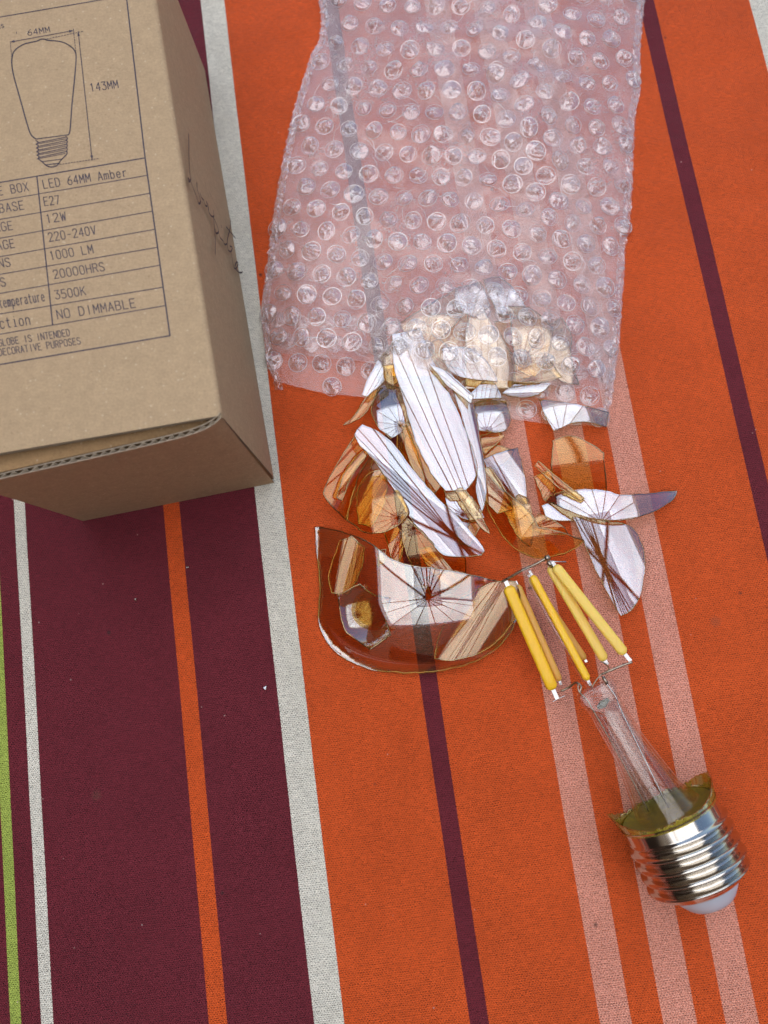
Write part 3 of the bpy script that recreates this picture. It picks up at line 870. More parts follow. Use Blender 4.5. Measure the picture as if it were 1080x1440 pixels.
    def frame(px, py, s, upper):
        z = film_z(px, py, s, upper)
        p = at(px, py, z)
        L_, R_ = interp(LEFT, py), interp(RIGHT, py)
        px2 = at(px + 6, py, film_z(px + 6, py, min(1, (px + 6 - L_) / (R_ - L_)), upper))
        py2 = at(px, py + 6, film_z(px, py + 6, s, upper))
        n = (py2 - p).cross(px2 - p).normalized()
        if n.z < 0: n = -n
        return p, n
    up = lattice(True)
    up.sort(key=lambda a: -a[1])
    rest = Mesh()
    for k, (px, py, s) in enumerate(up):
        p, n = frame(px, py, s, True)
        q = n.to_track_quat('Z', 'Y').to_matrix() @ Matrix.Rotation(rnd.uniform(0, 6.28), 3, 'Z')
        sx = rnd.uniform(0.93, 1.06)
        if k < 299:
            o = bpy.data.objects.new('bubble', rnd.choice(meshes)); COL.objects.link(o); o.parent = t
            o.matrix_local = Matrix.Translation(p * MM) @ q.to_4x4() @ Matrix.Diagonal((sx, sx * rnd.uniform(.92, 1.05), rnd.uniform(.7, 1.1), 1))
        else:
            V, Fc, FM = shapes[rnd.randrange(len(shapes))]
            rest.add([p + q @ (v * sx) for v in V], Fc); rest.M[-len(FM):] = FM
    for k, (px, py, s) in enumerate(lattice(False)):
        p, n = frame(px, py, s, False)
        q = Matrix.Rotation(rnd.uniform(0, 6.28), 3, 'Z')
        V, Fc, FM = shapes[rnd.randrange(len(shapes))]
        if py < interp(MOUTH_UP, px) - 12:       # under the upper layer: plain flattened domes
            keep = FM.count(0); Fc = Fc[:keep]; FM = FM[:keep]
        rest.add([p + q @ Vector((v.x, v.y, v.z * 0.62)) for v in V], Fc); rest.M[-len(FM):] = FM
    # long soft creases pressed into the film between the bubbles
    cm = Mesh()
    for _ in range(150):
        py = rnd.uniform(-20, 530); f = rnd.uniform(.03, .97)
        px = interp(LEFT, py) * (1 - f) + interp(RIGHT, py) * f
        hd = rnd.uniform(0, 6.283); pts = []
        for k in range(rnd.randint(4, 9)):
            L_, R_ = interp(LEFT, py), interp(RIGHT, py)
            if not (L_ + 4 < px < R_ - 4) or py > interp(MOUTH_UP, px) - 4: break
            pts.append(at(px, py, film_z(px, py, (px - L_) / (R_ - L_), True) + 0.12))
            hd += rnd.gauss(0, .35); px += 7 * math.cos(hd); py += 7 * math.sin(hd)
        if len(pts) > 3:
            rr = rnd.uniform(.04, .09); V, Fc = tube(smooth_path(pts, 3), [0.01, rr, rr, 0.01], 5, False); cm.add(V, Fc)
    o = cm.link('film_crease', [M_fold_glint], t); o['kind'] = 'stuff'
    o = rest.link('bubble_layer', [M_bub, M_fold_glint], t); o['kind'] = 'stuff'
build_wrap()

# ------------------------------------------------------------------ glass shards
def offset_poly(P, step):
    out = []
    n = len(P)
    for i in range(n):
        a, b = P[i], P[(i + 1) % n]
        k = max(1, int((b - a).length / step))
        for j in range(k): out.append(a.lerp(b, j / k))
    return out

def round_poly(P, it=1, keep=()):
    for _ in range(it):
        Q = []
        n = len(P)
        for i in range(n):
            a, b, c = P[i - 1], P[i], P[(i + 1) % n]
            d1, d2 = (b - a), (c - b)
            ang = abs(math.degrees(math.atan2(d1.x * d2.y - d1.y * d2.x, d1.dot(d2))))
            if ang > 48: Q.append(b)
            else: Q += [b.lerp(a, .25), b.lerp(c, .25)]
        P = Q
    return P

def shard(name, label, cat, poly, z0=2.0, cyl=None, dome=None, tilt=(0, 0), mat=None, th=0.7, zfun=None, grid=1.4, group=None, twist=0.0):
    """poly: outline in photo pixels; the sheet is bent (cyl = (axis degrees, radius mm), dome = radius mm) and tilted"""
    P = round_poly([Vector(p) for p in poly], 2)
    P = offset_poly(P, 4.2)
    # conchoidal wobble on the broken outline
    rnd = random.Random(len(label) * 7 + int(poly[0][0]))
    ph = rnd.uniform(0, 100)
    P = [p + Vector((nz(p.x * .09, p.y * .09, ph), nz(p.x * .09, p.y * .09, ph + 9))) * 1.3 for p in P]
    cx = sum(p.x for p in P) / len(P); cyy = sum(p.y for p in P) / len(P)
    c = at(cx, cyy, z0)
    def zf(x, y, px, py):
        if zfun: return zfun(x, y, px, py)
        X, Y = x - c.x, y - c.y
        z = z0 + tilt[0] * X + tilt[1] * Y + twist * X * Y * 0.01
        if cyl:
            a = math.radians(cyl[0]); s = -X * math.sin(a) + Y * math.cos(a); R = cyl[1]
            sg = 1 if R > 0 else -1; R = abs(R)
            z -= sg * (R - math.sqrt(max(R * R - s * s, (R * .2) ** 2)))
        if dome:
            R = abs(dome); sg = 1 if dome > 0 else -1
            z -= sg * (R - math.sqrt(max(R * R - X * X - Y * Y, (R * .2) ** 2)))
        z += 0.05 * nz(x * .05, y * .05, ph)
        return z
    step = grid * 4.2
    x0, x1 = min(p.x for p in P), max(p.x for p in P); y0, y1 = min(p.y for p in P), max(p.y for p in P)
    pts = list(P); nb = len(P)
    gy = y0 + step / 2; r = 0
    def inside(x, y):
        c_ = False; n = nb; j = n - 1
        for i in range(n):
            if (P[i].y > y) != (P[j].y > y) and x < (P[j].x - P[i].x) * (y - P[i].y) / (P[j].y - P[i].y) + P[i].x: c_ = not c_
            j = i
        return c_
    while gy < y1:
        gx = x0 + (step / 2 if r % 2 else step)
        while gx < x1:
            if inside(gx, gy) and min((p.x - gx) ** 2 + (p.y - gy) ** 2 for p in P) > (step * .55) ** 2:
                pts.append(Vector((gx, gy)))
            gx += step
        gy += step * .87; r += 1
    vv, ee, ff, ov, oe, of = delaunay_2d_cdt([p.to_2d() for p in pts], [(i, (i + 1) % nb) for i in range(nb)], [], 1, 1e-5)
    W_, zs = [], []
    for p in vv:
        z = z0
        for _ in range(3):
            q = at(p.x, p.y, z); z = zf(q.x, q.y, p.x, p.y)
        zs.append(z); W_.append((p, z))
    lift = max(0.0, th + 0.25 - min(zs)) if not zfun else 0.0
    V = [at(p.x, p.y, z + lift) for p, z in W_]
    faces = []
    for f in ff:
        a, b, c3 = V[f[0]], V[f[1]], V[f[2]]
        f = list(f)
        if (b - a).cross(c3 - a).z < 0: f.reverse()
        faces.append(tuple(f))
    nrm = [Vector() for _ in V]
    for f in faces:
        n_ = (V[f[1]] - V[f[0]]).cross(V[f[2]] - V[f[0]])
        for i in f: nrm[i] += n_
    nrm = []
    for (p_, z_), q in zip(W_, V):      # true surface normals, so that mirrored lines stay clean
        h_ = 0.05
        gx = (zf(q.x + h_, q.y, p_.x, p_.y) - zf(q.x - h_, q.y, p_.x, p_.y)) / (2 * h_)
        gy = (zf(q.x, q.y + h_, p_.x, p_.y) - zf(q.x, q.y - h_, p_.x, p_.y)) / (2 * h_)
        nrm.append(Vector((-gx, -gy, 1)).normalized())
    B = [v - n_ * th for v, n_ in zip(V, nrm)]
    nV = len(V)
    origin = at(cx, cyy, 0)
    allV = V + B
    NRM = list(nrm) + [-n_ for n_ in nrm]
    allF = list(faces) + [tuple(i + nV for i in reversed(f)) for f in faces]
    fm = [0] * len(allF)
    # rim: boundary edges
    cnt = {}
    for f in faces:
        for a, b in zip(f, f[1:] + f[:1]): cnt[(a, b)] = 1
    for (a, b) in list(cnt):
        if (b, a) not in cnt:
            k = len(allV)
            allV += [V[a], V[b], B[b], B[a]]
            en = (V[b] - V[a]).cross(nrm[a]).normalized(); NRM += [en] * 4
            allF.append((k, k + 3, k + 2, k + 1)); fm.append(1)
    # the broken edge is a rounded lip
    nxt = {}
    for (a, b) in cnt:
        if (b, a) not in cnt: nxt[a] = b
    if nxt:
        st = next(iter(nxt)); loop = [st]; cur = nxt.get(st)
        while cur is not None and cur != st and len(loop) < 5000: loop.append(cur); cur = nxt.get(cur)
        pts = [(V[i] + B[i]) / 2 for i in loop]; pts.append(pts[0])
        rr = th * 0.46
        tv, tf = tube(pts, [rr * (0.8 + 0.5 * nz(p.x * .2, p.y * .2, 3)) for p in pts], 6, False)
        NRM += [(tv[i] - pts[i // 6]).normalized() for i in range(len(tv))]
        k = len(allV); allV += tv; allF += [tuple(i + k for i in f) for f in tf]; fm += [1] * len(tf)
    allV = [v - origin for v in allV]
    o = link_mesh(name, allV, allF, [mat or M_glass, M_edge], None, True, fm)
    o.data.normals_split_custom_set_from_vertices([tuple(n_) for n_ in NRM])
    o.location = origin * MM
    tag(o, label, cat, group)
    return o

GRP = 'broken pieces of amber bulb glass'
def S(label, poly, **k): return shard('glass_shard', label, 'glass shard', poly, group=GRP, **k)

# the big rounded piece of the bulb's crown
def crown_z(x, y, px, py):
    c = at(592, 845, 8)
    X, Y = (x - c.x) / 39.0, (y - c.y) / 27.0
    q = 0.0
    if Y > 0: Y *= 27 / 47; q = 9 * Y * Y + 14 * X * X * Y * Y
    r2 = X * X + Y * Y
    z = 34 * math.sqrt(max(1.5 - r2, 0.02)) - 26.4 + q + 0.8 * X
    k = 2.5
    return 0.95 + math.log(1 + math.exp(min(40, (z - 0.95) * k))) / k
S('largest piece, rounded amber crown of the bulb with a spike at its upper left',
  [(443, 741), (450, 742), (478, 747), (510, 757), (535, 774), (555, 790), (585, 797), (620, 800), (652, 806), (680, 812), (700, 818), (722, 816), (733, 824), (737, 838), (728, 868), (718, 893), (700, 912), (672, 930), (640, 941), (600, 947), (555, 947), (515, 941), (483, 926), (462, 907), (449, 884), (447, 855), (450, 825), (446, 785)],
  zfun=crown_z, mat=M_crown, th=0.8, z0=8)
S('folded striped piece leaning on the right end of the rounded crown', [(664, 833), (682, 822), (700, 817), (724, 818), (734, 840), (727, 868), (702, 903), (670, 922), (630, 930), (611, 926), (614, 900), (628, 868), (645, 842)], z0=13, cyl=(58, 15), tilt=(.05, .05), mat=M_pale2)
S('hollow round scrap nested in the left side of the rounded crown', [(476, 838), (506, 822), (524, 838), (548, 842), (540, 872), (548, 892), (520, 912), (500, 898), (482, 884)], z0=9, dome=-13, tilt=(.1, .0), mat=M_crown)
S('tall tan flake standing over the upper left of the rounded crown', [(466, 790), (478, 760), (495, 754), (512, 770), (510, 800), (490, 836), (466, 834), (460, 812)], z0=9, cyl=(80, 22), tilt=(.12, .1), mat=M_glass)  # added piece standing in for a tall reflection on the crown
S('small pale triangular chip inside the rounded crown piece', [(575, 832), (583, 823), (603, 824), (592, 836), (582, 844)], z0=14.5, mat=M_glass_pale)
# left group
S('brown amber piece at the left edge of the pile with a straight lower side',
  [(498, 615), (483, 638), (454, 688), (458, 702), (472, 716), (487, 731), (496, 700), (520, 668), (526, 640), (512, 622)], z0=6, cyl=(55, 30), tilt=(-.42, .22))
S('fan-shaped amber piece below the left end of the diagonal strip',
  [(520, 640), (541, 655), (560, 690), (574, 712), (573, 727), (553, 744), (534, 750), (511, 750), (500, 740), (487, 731), (493, 700), (505, 665)], z0=5, dome=30, tilt=(.25, -.22))
S('small rib-patterned piece between the wrap edge and the diagonal strip',
  [(524, 563), (537, 542), (551, 540), (565, 547), (572, 576), (575, 597), (561, 612), (549, 616), (532, 603), (521, 580)], z0=7, dome=26, tilt=(.1, -.1), mat=M_glass_pale)
S('white sliver of glass poking out at the upper left corner of the wrap opening',
  [(509, 555), (514, 541), (524, 520), (531, 506), (537, 512), (541, 535), (529, 547), (516, 557)], z0=9, cyl=(60, 16), tilt=(.05, 0), mat=M_glass_pale)
S('thin curved amber sliver reaching out left over the plain orange cloth',
  [(482, 598), (497, 587), (511, 563), (524, 546), (536, 538), (527, 556), (519, 575), (506, 588), (495, 594)], z0=5, cyl=(50, 14))
S('yellow amber scrap under the corner of the wrap, above the small ribbed piece',
  [(534, 513), (556, 512), (562, 535), (552, 541), (540, 534)], z0=6, cyl=(90, 20), mat=M_glass)
# central pieces
S('broad long strip of mirror-bright glass running down from the wrap opening',
  [(552, 470), (590, 462), (606, 500), (617, 524), (628, 547), (641, 571), (653, 602), (665, 632), (673, 660), (668, 672), (655, 689), (627, 690), (612, 674), (596, 646), (581, 612), (566, 556), (553, 515)],
  z0=13, cyl=(-68, 46), tilt=(0.02, -.02), mat=M_glass_pale)
S('long diagonal strip of mirror-bright glass lying across the pile from upper left to lower right',
  [(498, 612), (502, 603), (509, 597), (522, 601), (540, 612), (556, 626), (576, 655), (607, 692), (641, 724), (677, 765), (681, 774), (676, 781), (654, 783), (625, 782), (612, 770), (581, 736), (565, 707), (545, 672), (522, 642), (506, 626)],
  z0=12, cyl=(-45, 40), tilt=(-.02, .02), mat=M_glass_pale)
S('slender curved piece just right of the top of the broad strip',
  [(604, 512), (627, 520), (648, 539), (666, 556), (662, 567), (643, 553), (624, 537)], z0=14, cyl=(-40, 15), mat=M_glass_pale)
S('narrow tube-like curved piece along the right side of the broad strip',
  [(633, 535), (655, 548), (668, 572), (674, 610), (682, 650), (684, 700), (677, 722), (668, 690), (672, 660), (660, 620), (648, 580)], z0=11, cyl=(-78, 7.5), mat=M_glass_pale)
S('pointed pale piece at the foot of the broad strip',
  [(627, 693), (651, 689), (667, 702), (681, 727), (660, 732), (640, 724), (628, 712)], z0=8, dome=28, tilt=(0, -.05), mat=M_glass_pale)
S('small white sliver under the pointed pale piece', [(645, 735), (660, 729), (658, 745), (651, 742)], z0=5, mat=M_glass_pale)
S('curved tan piece between the two bright strips',
  [(572, 610), (598, 640), (612, 674), (628, 692), (626, 712), (605, 690), (578, 655), (560, 628)], z0=5, cyl=(-50, 20), tilt=(.35, .2))
S('amber piece with a gold rim under the lower end of the diagonal strip',
  [(564, 722), (580, 735), (612, 768), (628, 782), (655, 784), (657, 806), (645, 829), (627, 837), (607, 821), (588, 806), (574, 788), (565, 755)], z0=5, dome=30, tilt=(-.22, .34))
S('small dark scrap of amber glass left of the gold-rimmed piece', [(533, 773), (543, 772), (540, 792), (531, 797)], z0=11, mat=M_glass_pale)
S('khaki curved flake crossing the fan-shaped piece', [(500, 690), (516, 664), (534, 660), (546, 676), (540, 715), (522, 742), (504, 736)], z0=8, cyl=(60, 17), tilt=(.05, .1), mat=M_pale2)
S('amber flake with straight sides bridging the two bright strips near their tops', [(560, 590), (585, 600), (602, 636), (622, 680), (606, 700), (580, 672), (556, 640)], z0=7, cyl=(-60, 18), tilt=(.25, .1), mat=M_glass)
S('small cream scrap below the lower side of the diagonal strip', [(588, 772), (606, 768), (630, 792), (648, 820), (634, 828), (606, 806)], z0=9, cyl=(-45, 12), mat=M_pale2)
S('khaki splinter-edged flake between the tube-like piece and the kite-shaped piece', [(672, 660), (690, 656), (712, 690), (722, 716), (700, 722), (682, 706)], z0=9, cyl=(-50, 16), tilt=(.1, .1), mat=M_pale2)
S('cream curved flake resting on the foot of the kite-shaped piece', [(708, 716), (730, 694), (744, 702), (752, 740), (746, 770), (728, 756)], z0=9, dome=20, mat=M_pale2)
S('amber flake between the pointed pale piece and the gold-rimmed piece', [(640, 742), (668, 732), (676, 740), (660, 768), (646, 764)], z0=4, cyl=(-60, 14), tilt=(.2, .1), mat=M_glass)
S('yellow flake poking out under the left end of the folded striped piece', [(598, 812), (640, 800), (664, 812), (660, 834), (628, 842), (604, 836)], z0=9, dome=22, tilt=(.1, .3), mat=M_glass)
S('thin amber sliver lying between the broad strip and the fan-shaped piece', [(566, 600), (572, 598), (590, 640), (601, 690), (596, 704), (582, 668), (570, 630)], z0=8, cyl=(-70, 9), mat=M_glass)
S('narrow amber sliver across the brown piece at the left edge of the pile', [(474, 700), (480, 672), (500, 640), (520, 628), (516, 640), (494, 668), (482, 704)], z0=9.5, cyl=(50, 8), mat=M_glass)
S('short clear sliver below the left end of the crescent piece', [(742, 742), (758, 722), (790, 738), (800, 752), (770, 752)], z0=5, cyl=(20, 10), tilt=(0, .2), mat=M_glass)
S('curled amber sliver just above the rounded crown, left of the dark stripe', [(540, 748), (556, 738), (570, 752), (566, 782), (556, 800), (548, 774)], z0=6, cyl=(70, 8), mat=M_glass)
S('clear sharp splinter crossing the foot of the broad strip', [(640, 690), (652, 684), (674, 716), (688, 750), (676, 742), (654, 712)], z0=14, cyl=(-50, 9), mat=M_pale2)
S('amber scrap under the narrow tube-like piece, on the pink stripe', [(678, 632), (696, 624), (722, 634), (716, 650), (694, 660), (680, 652)], z0=3, cyl=(20, 15), tilt=(.1, .25), mat=M_glass)
S('long thin amber needle leaning on the window-shaped piece', [(752, 655), (758, 648), (790, 676), (822, 700), (816, 704), (782, 684)], z0=9, cyl=(-40, 6), mat=M_glass)
# right group
S('fan-patterned piece right of the broad strip at the edge of the wrap',
  [(668, 566), (690, 561), (711, 564), (720, 590), (714, 604), (700, 609), (675, 605), (667, 590)], z0=7, dome=24, tilt=(-.06, -.1), mat=M_glass_pale)
S('white triangular piece poking from under the wrap above the fan-patterned piece',
  [(655, 560), (670, 545), (688, 528), (697, 540), (706, 559), (680, 560)], z0=8, cyl=(80, 22), mat=M_glass_pale)
S('leaf-shaped pale piece lying along the wrap opening', [(706, 553), (716, 545), (729, 537), (752, 536), (775, 539), (766, 549), (752, 557), (730, 560)], z0=7, cyl=(0, 18), mat=M_glass_pale)
S('pointed star-patterned piece at the right end of the wrap opening',
  [(758, 561), (800, 566), (856, 579), (853, 600), (815, 589), (779, 606), (768, 588)], z0=6.5, dome=40, tilt=(-.04, -.08), mat=M_glass_pale)
S('curved tan scrap between the broad strip and the pink stripe',
  [(676, 612), (700, 605), (709, 612), (702, 620), (688, 632), (682, 640), (677, 628)], z0=5, cyl=(15, 9))
S('kite-shaped piece in tan and white right of the tube-like piece',
  [(680, 646), (700, 637), (728, 630), (735, 655), (741, 690), (742, 712), (728, 706), (708, 690), (690, 668)], z0=7, cyl=(-55, 24), tilt=(-.08, -.02), mat=M_glass_pale)
S('large amber piece with a long gold rim curving down to the filaments',
  [(674, 655), (682, 660), (705, 690), (742, 714), (757, 742), (790, 748), (821, 761), (806, 775), (772, 785), (752, 786), (725, 774), (703, 750), (685, 716), (675, 685)], z0=4, dome=36, tilt=(.30, .20))
S('amber window-shaped piece over the pink stripes below the wrap',
  [(778, 620), (803, 611), (828, 622), (849, 637), (853, 690), (812, 693), (782, 700), (775, 660)], z0=4, cyl=(5, 40), tilt=(0.05, .48))
S('small dark amber leaf left of the amber window-shaped piece', [(751, 670), (776, 660), (780, 690), (767, 705)], z0=4, cyl=(60, 18))
S('crescent piece with a gold lower rim pointing right across the pink stripe',
  [(765, 702), (782, 692), (812, 688), (853, 689), (870, 697), (912, 694), (953, 690), (948, 701), (925, 718), (892, 729), (860, 732), (827, 728), (797, 717)], z0=6, dome=45, tilt=(0, -.12), mat=M_glass_pale)
S('flat striped scrap tucked under the left end of the crescent piece', [(762, 711), (772, 706), (800, 714), (828, 726), (808, 733), (770, 731)], z0=3, tilt=(0, -.1), mat=M_glass_pale)
S('long tapering piece below the crescent ending in a point between two pink stripes',
  [(806, 727), (846, 732), (882, 736), (896, 748), (908, 778), (906, 810), (901, 838), (889, 858), (873, 866), (859, 843), (840, 805), (825, 772), (815, 745)], z0=5, cyl=(-68, 44), tilt=(.05, 0), mat=M_glass_pale)
# inside the wrap
UW = [('hidden pale piece under the wrap, nearest the plum stripe', [(535, 503), (560, 470), (600, 488), (620, 518), (600, 534), (548, 528)], dict(z0=4, dome=30)),
      ('pale piece under the wrap lying above the broad strip', [(560, 455), (600, 430), (642, 405), (652, 440), (627, 472), (585, 492)], dict(z0=5, dome=32, tilt=(-.05, -.1))),
      ('tan piece under the wrap between two pale pieces', [(604, 442), (658, 440), (656, 520), (622, 512), (592, 472)], dict(z0=3.5, cyl=(80, 26), mat=M_pale2)),
      ('bright kite-shaped piece seen through the wrap in the middle of the mound', [(671, 421), (690, 455), (722, 500), (724, 546), (655, 546), (654, 500), (656, 458)], dict(z0=6, cyl=(90, 34))),
      ('brown piece with a curved edge seen through the wrap', [(695, 452), (725, 446), (760, 448), (768, 470), (766, 502), (740, 518), (720, 500), (705, 475)], dict(z0=5, dome=28, tilt=(.2, .45), mat=M_glass)),
      ('highest bluish piece seen through the wrap', [(680, 392), (705, 388), (735, 420), (746, 446), (700, 441)], dict(z0=4, dome=36)),
      ('rightmost pale piece seen through the wrap', [(752, 470), (790, 445), (806, 470), (801, 500), (815, 541), (785, 536), (768, 512)], dict(z0=4, dome=30, tilt=(-.08, 0))),
      ('small pale piece between the brown piece and the wrap opening', [(722, 512), (745, 505), (750, 528), (726, 540)], dict(z0=4, dome=24))]
UW += [('cream sheet of glass under the wrap at the left foot of the mound', [(548, 492), (575, 462), (612, 468), (640, 500), (625, 528), (580, 530)], dict(z0=8, cyl=(40, 40), mat=M_pale2)),
       ('cream piece under the wrap between the kite-shaped and the rightmost piece', [(715, 430), (748, 430), (778, 462), (772, 505), (752, 530), (726, 520)], dict(z0=9, dome=40)),
       ('bluish flake under the wrap just above the kite-shaped piece', [(640, 405), (676, 396), (690, 430), (668, 446), (640, 432)], dict(z0=7, dome=40)),
       ('yellowish flake under the wrap at the right foot of the mound', [(726, 498), (768, 500), (790, 530), (752, 540), (722, 536)], dict(z0=8, cyl=(10, 30), mat=M_pale2)),
       ('pale flake under the wrap close to its mouth, right of the broad strip', [(622, 490), (660, 486), (690, 512), (700, 536), (650, 532), (626, 516)], dict(z0=10, cyl=(-60, 36)))]
for lb, po, kw in UW:
    kw.setdefault('mat', M_glass_pale if 'bluish' in lb or 'close to its mouth' in lb else M_cream); S(lb, po, **kw)
# splinters lying on the cloth
def chip(label, x, y, r, seed):
    rn = random.Random(seed); k = rn.randint(3, 5)
    poly = [(x + r * rn.uniform(.6, 1.3) * math.cos(6.283 * i / k + seed), y + r * rn.uniform(.6, 1.3) * math.sin(6.283 * i / k + seed)) for i in range(k)]
    shard('glass_splinter', label, 'glass splinter', poly, z0=0.8, th=0.4, mat=M_glass_pale, tilt=(.1 * rn.uniform(-1, 1), .1 * rn.uniform(-1, 1)), grid=0.8, group='tiny splinters of bulb glass')
chip('tiny white splinter on the plum band, nearest the grey stripe', 372, 967, 3.6, 1)
chip('tiny splinter on the plum band, right beside the thin orange stripe', 263, 797, 1.9, 2)
chip('tiny splinter on the plum band between the white and orange stripes', 190, 843, 1.9, 3)

# ------------------------------------------------------------------ what is left of the bulb
def build_bulb():
    ZC = 15.9
    P0 = at(938, 1140, ZC); P1 = at(996, 1256, ZC - 0.6)
    ax = (P1 - P0).normalized()
    a, u, v = frame_from(ax)                 # v points up-ish
    if v.z < 0: u, v = -u, -v
    base = Vector((P0.x, P0.y, 0))
    t = empty('light_bulb', 'screw base and stem of a broken filament bulb lying on the pink stripes', 'light bulb', base)
    def C(s, r=0.0, th=0.0): return P0 + ax * s + (u * math.cos(th) + v * math.sin(th)) * r - base
    # threaded metal shell
    SEG, ST = 96, 190
    L = 23.2; R = 15.0; pitch = 3.8
    V, Fc = [], []
    for j in range(ST + 1):
        s = L * j / ST
        for k in range(SEG):
            th = 2 * math.pi * k / SEG
            amp = min(1, max(0, (s - 4.2) / 1.4)) * min(1, max(0, (20.8 - s) / 1.4))
            phs = 2 * math.pi * (s / pitch) - th
            wv = math.cos(phs)
            r = R - 0.35 + amp * (0.25 + 0.95 * (wv * (1.25 - 0.25 * wv * wv)))
            if s < 0.7: r += 0.35 * (1 - s / 0.7)
            if s > 20.0: r -= 4.2 * ((s - 20.0) / 3.2) ** 1.6
            V.append(C(s, r, th))
    for j in range(ST):
        for k in range(SEG):
            k2 = (k + 1) % SEG
            Fc.append((j * SEG + k, j * SEG + k2, (j + 1) * SEG + k2, (j + 1) * SEG + k))
    link_mesh('screw_shell', V, Fc, M_nickel, t)
    def lathe(name, prof, mat, seg=64, smooth=True):
        V, Fc = [], []
        for (s, r) in prof:
            for k in range(seg): V.append(C(s, r, 2 * math.pi * k / seg))
        for j in range(len(prof) - 1):
            for k in range(seg):
                k2 = (k + 1) % seg
                Fc.append((j * seg + k, j * seg + k2, (j + 1) * seg + k2, (j + 1) * seg + k))
        return link_mesh(name, V, Fc, mat, t, smooth)
    lathe('insulator', [(22.3, 10.9), (23.1, 10.6), (25.4, 9.0), (27.2, 7.6), (28.0, 6.6), (28.2, 5.0), (28.2, 0.01)], M_white)
    lathe('contact', [(28.0, 4.8), (28.6, 4.6), (28.9, 3.0), (29.0, 0.01)], M_nickel)
    # jagged glass left in the base
    s_ = N('olive_glass')
    tcn = s_.n('TexCoord'); Pm = s_.n('VectorMath', {0: tcn.outputs['Object'], 3: 1000.0}, operation='SCALE').outputs[0]
    nn = s_.noise(Pm, 0.5, 4, 0.6, 1.0).outputs[0]
    tr = s_.n('BsdfTransparent', {0: (0.80, 0.72, 0.24, 1)})
    di = s_.n('BsdfDiffuse', {0: s_.mix(nn, (0.34, 0.27, 0.015, 1), (0.52, 0.42, 0.06, 1))})
    gl = s_.n('BsdfAnisotropic', {'Color': (1, 1, .9, 1), 'Roughness': 0.08})
    m1 = s_.n('MixShader', {0: s_.mapr(nn, .3, .7, .25, .6), 1: tr.outputs[0], 2: di.outputs[0]})
    lw = s_.n('LayerWeight', {0: 0.35})
    m2 = s_.n('MixShader', {0: s_.math('MULTIPLY_ADD', lw.outputs['Fresnel'], .3, .03, clamp=True), 1: m1.outputs[0], 2: gl.outputs[0]})
    M_olive = s_.done(m2.outputs[0])
    M_cem = mat_plain('olive_cement', (0.20, 0.17, 0.02, 1), 0.5, noise_amt=.35, nscale=.6)
    def rimh(th):     # how far the broken glass still stands, by angle
        d = math.degrees(th) % 360
        def lobe(c, w, h):
            q = (d - c + 180) % 360 - 180
            return h * math.exp(-(q / w) ** 2)
        return max(.3, 0.9 + lobe(ANG_R, 36, 3.8) + lobe(ANG_L, 28, 4.2) + 0.8 * nz(d * .05, 2) + .9 * nz(d * .22, 5) + .5 * nz(d * .6, 8))
    # angles (about the axis) that face right and left in the photo
    ur = Vector((1, 0.45, 0)); ul = Vector((-1, -0.5, -0.15))
    ANG_R = math.degrees(math.atan2(ur.dot(v), ur.dot(u))) % 360
    ANG_L = math.degrees(math.atan2(ul.dot(v), ul.dot(u))) % 360
    SEG2, NR = 120, 10
    mm = Mesh()
    for sh in (0.0, 0.45):
        V, Fc = [], []
        for j in range(NR + 1):
            f = j / NR
            for k in range(SEG2):
                th = 2 * math.pi * k / SEG2
                hh = rimh(th)
                s = 1.0 - (1.0 + hh) * f
                r = 14.7 - sh + 0.030 * (hh * f) ** 2 + 0.22 * hh * f
                V.append(C(s, r, th))
        for j in range(NR):
            for k in range(SEG2):
                k2 = (k + 1) % SEG2
                q = (j * SEG2 + k, (j + 1) * SEG2 + k, (j + 1) * SEG2 + k2, j * SEG2 + k2)
                Fc.append(q if sh == 0 else q[::-1])
        mm.add(V, Fc, 0)
    o1 = NR * SEG2; o2 = (NR + 1) * SEG2 + NR * SEG2
    for k in range(SEG2):
        k2 = (k + 1) % SEG2
        mm.F.append((o1 + k, o2 + k, o2 + k2, o1 + k2)); mm.M.append(1)
    mm.link('glass_collar', [M_olive, M_edge], t)
    lathe('cement', [(1.6, 0.01), (1.6, 8), (1.2, 12), (-0.4, 13.9)], M_cem)
    # clear glass stem: flare, tube, pinch
    top = at(850, 992, ZC + 1.0)
    ax2 = (P0 - top); LS = ax2.length; ax2.normalize()
    a2, u2, v2 = frame_from(ax2)
    if v2.z < 0: u2, v2 = -u2, -v2
    def D(s, ru, rv, th): return top + ax2 * s + u2 * ru * math.cos(th) + v2 * rv * math.sin(th) - base
    prof = [(-7.0, 5.6, 1.0), (-5.5, 6.4, 1.3), (-3.0, 6.2, 1.5), (-1.0, 5.4, 2.0), (1.0, 5.2, 3.4), (4, 5.4, 4.6), (9, 5.5, 5.3), (LS * .45, 5.9, 5.8), (LS * .65, 6.9, 6.7), (LS * .82, 8.0, 7.8), (LS * .94, 9.4, 9.2), (LS, 10.4, 10.2)]
    mm = Mesh()
    for off in (0.0, 0.8):
        V, Fc = [], []; sg = 40
        for (s, ru, rv) in prof:
            for k in range(sg):
                th = 2 * math.pi * k / sg
                wob = 1 + 0.03 * math.sin(3 * th + s * .3)
                V.append(D(s + (off if s < 1 else 0), max(.3, ru - off) * wob, max(.2, rv - off * (0.4 if rv < 2 else 1)) * wob, th))
        for j in range(len(prof) - 1):
            for k in range(sg):
                k2 = (k + 1) % sg
                Fc.append((j * sg + k, (j + 1) * sg + k, (j + 1) * sg + k2, j * sg + k2))
        Fc.append(tuple(range(sg)))
        mm.add(V, Fc, 0)
    mm.link('glass_stem', [M_clear], t)
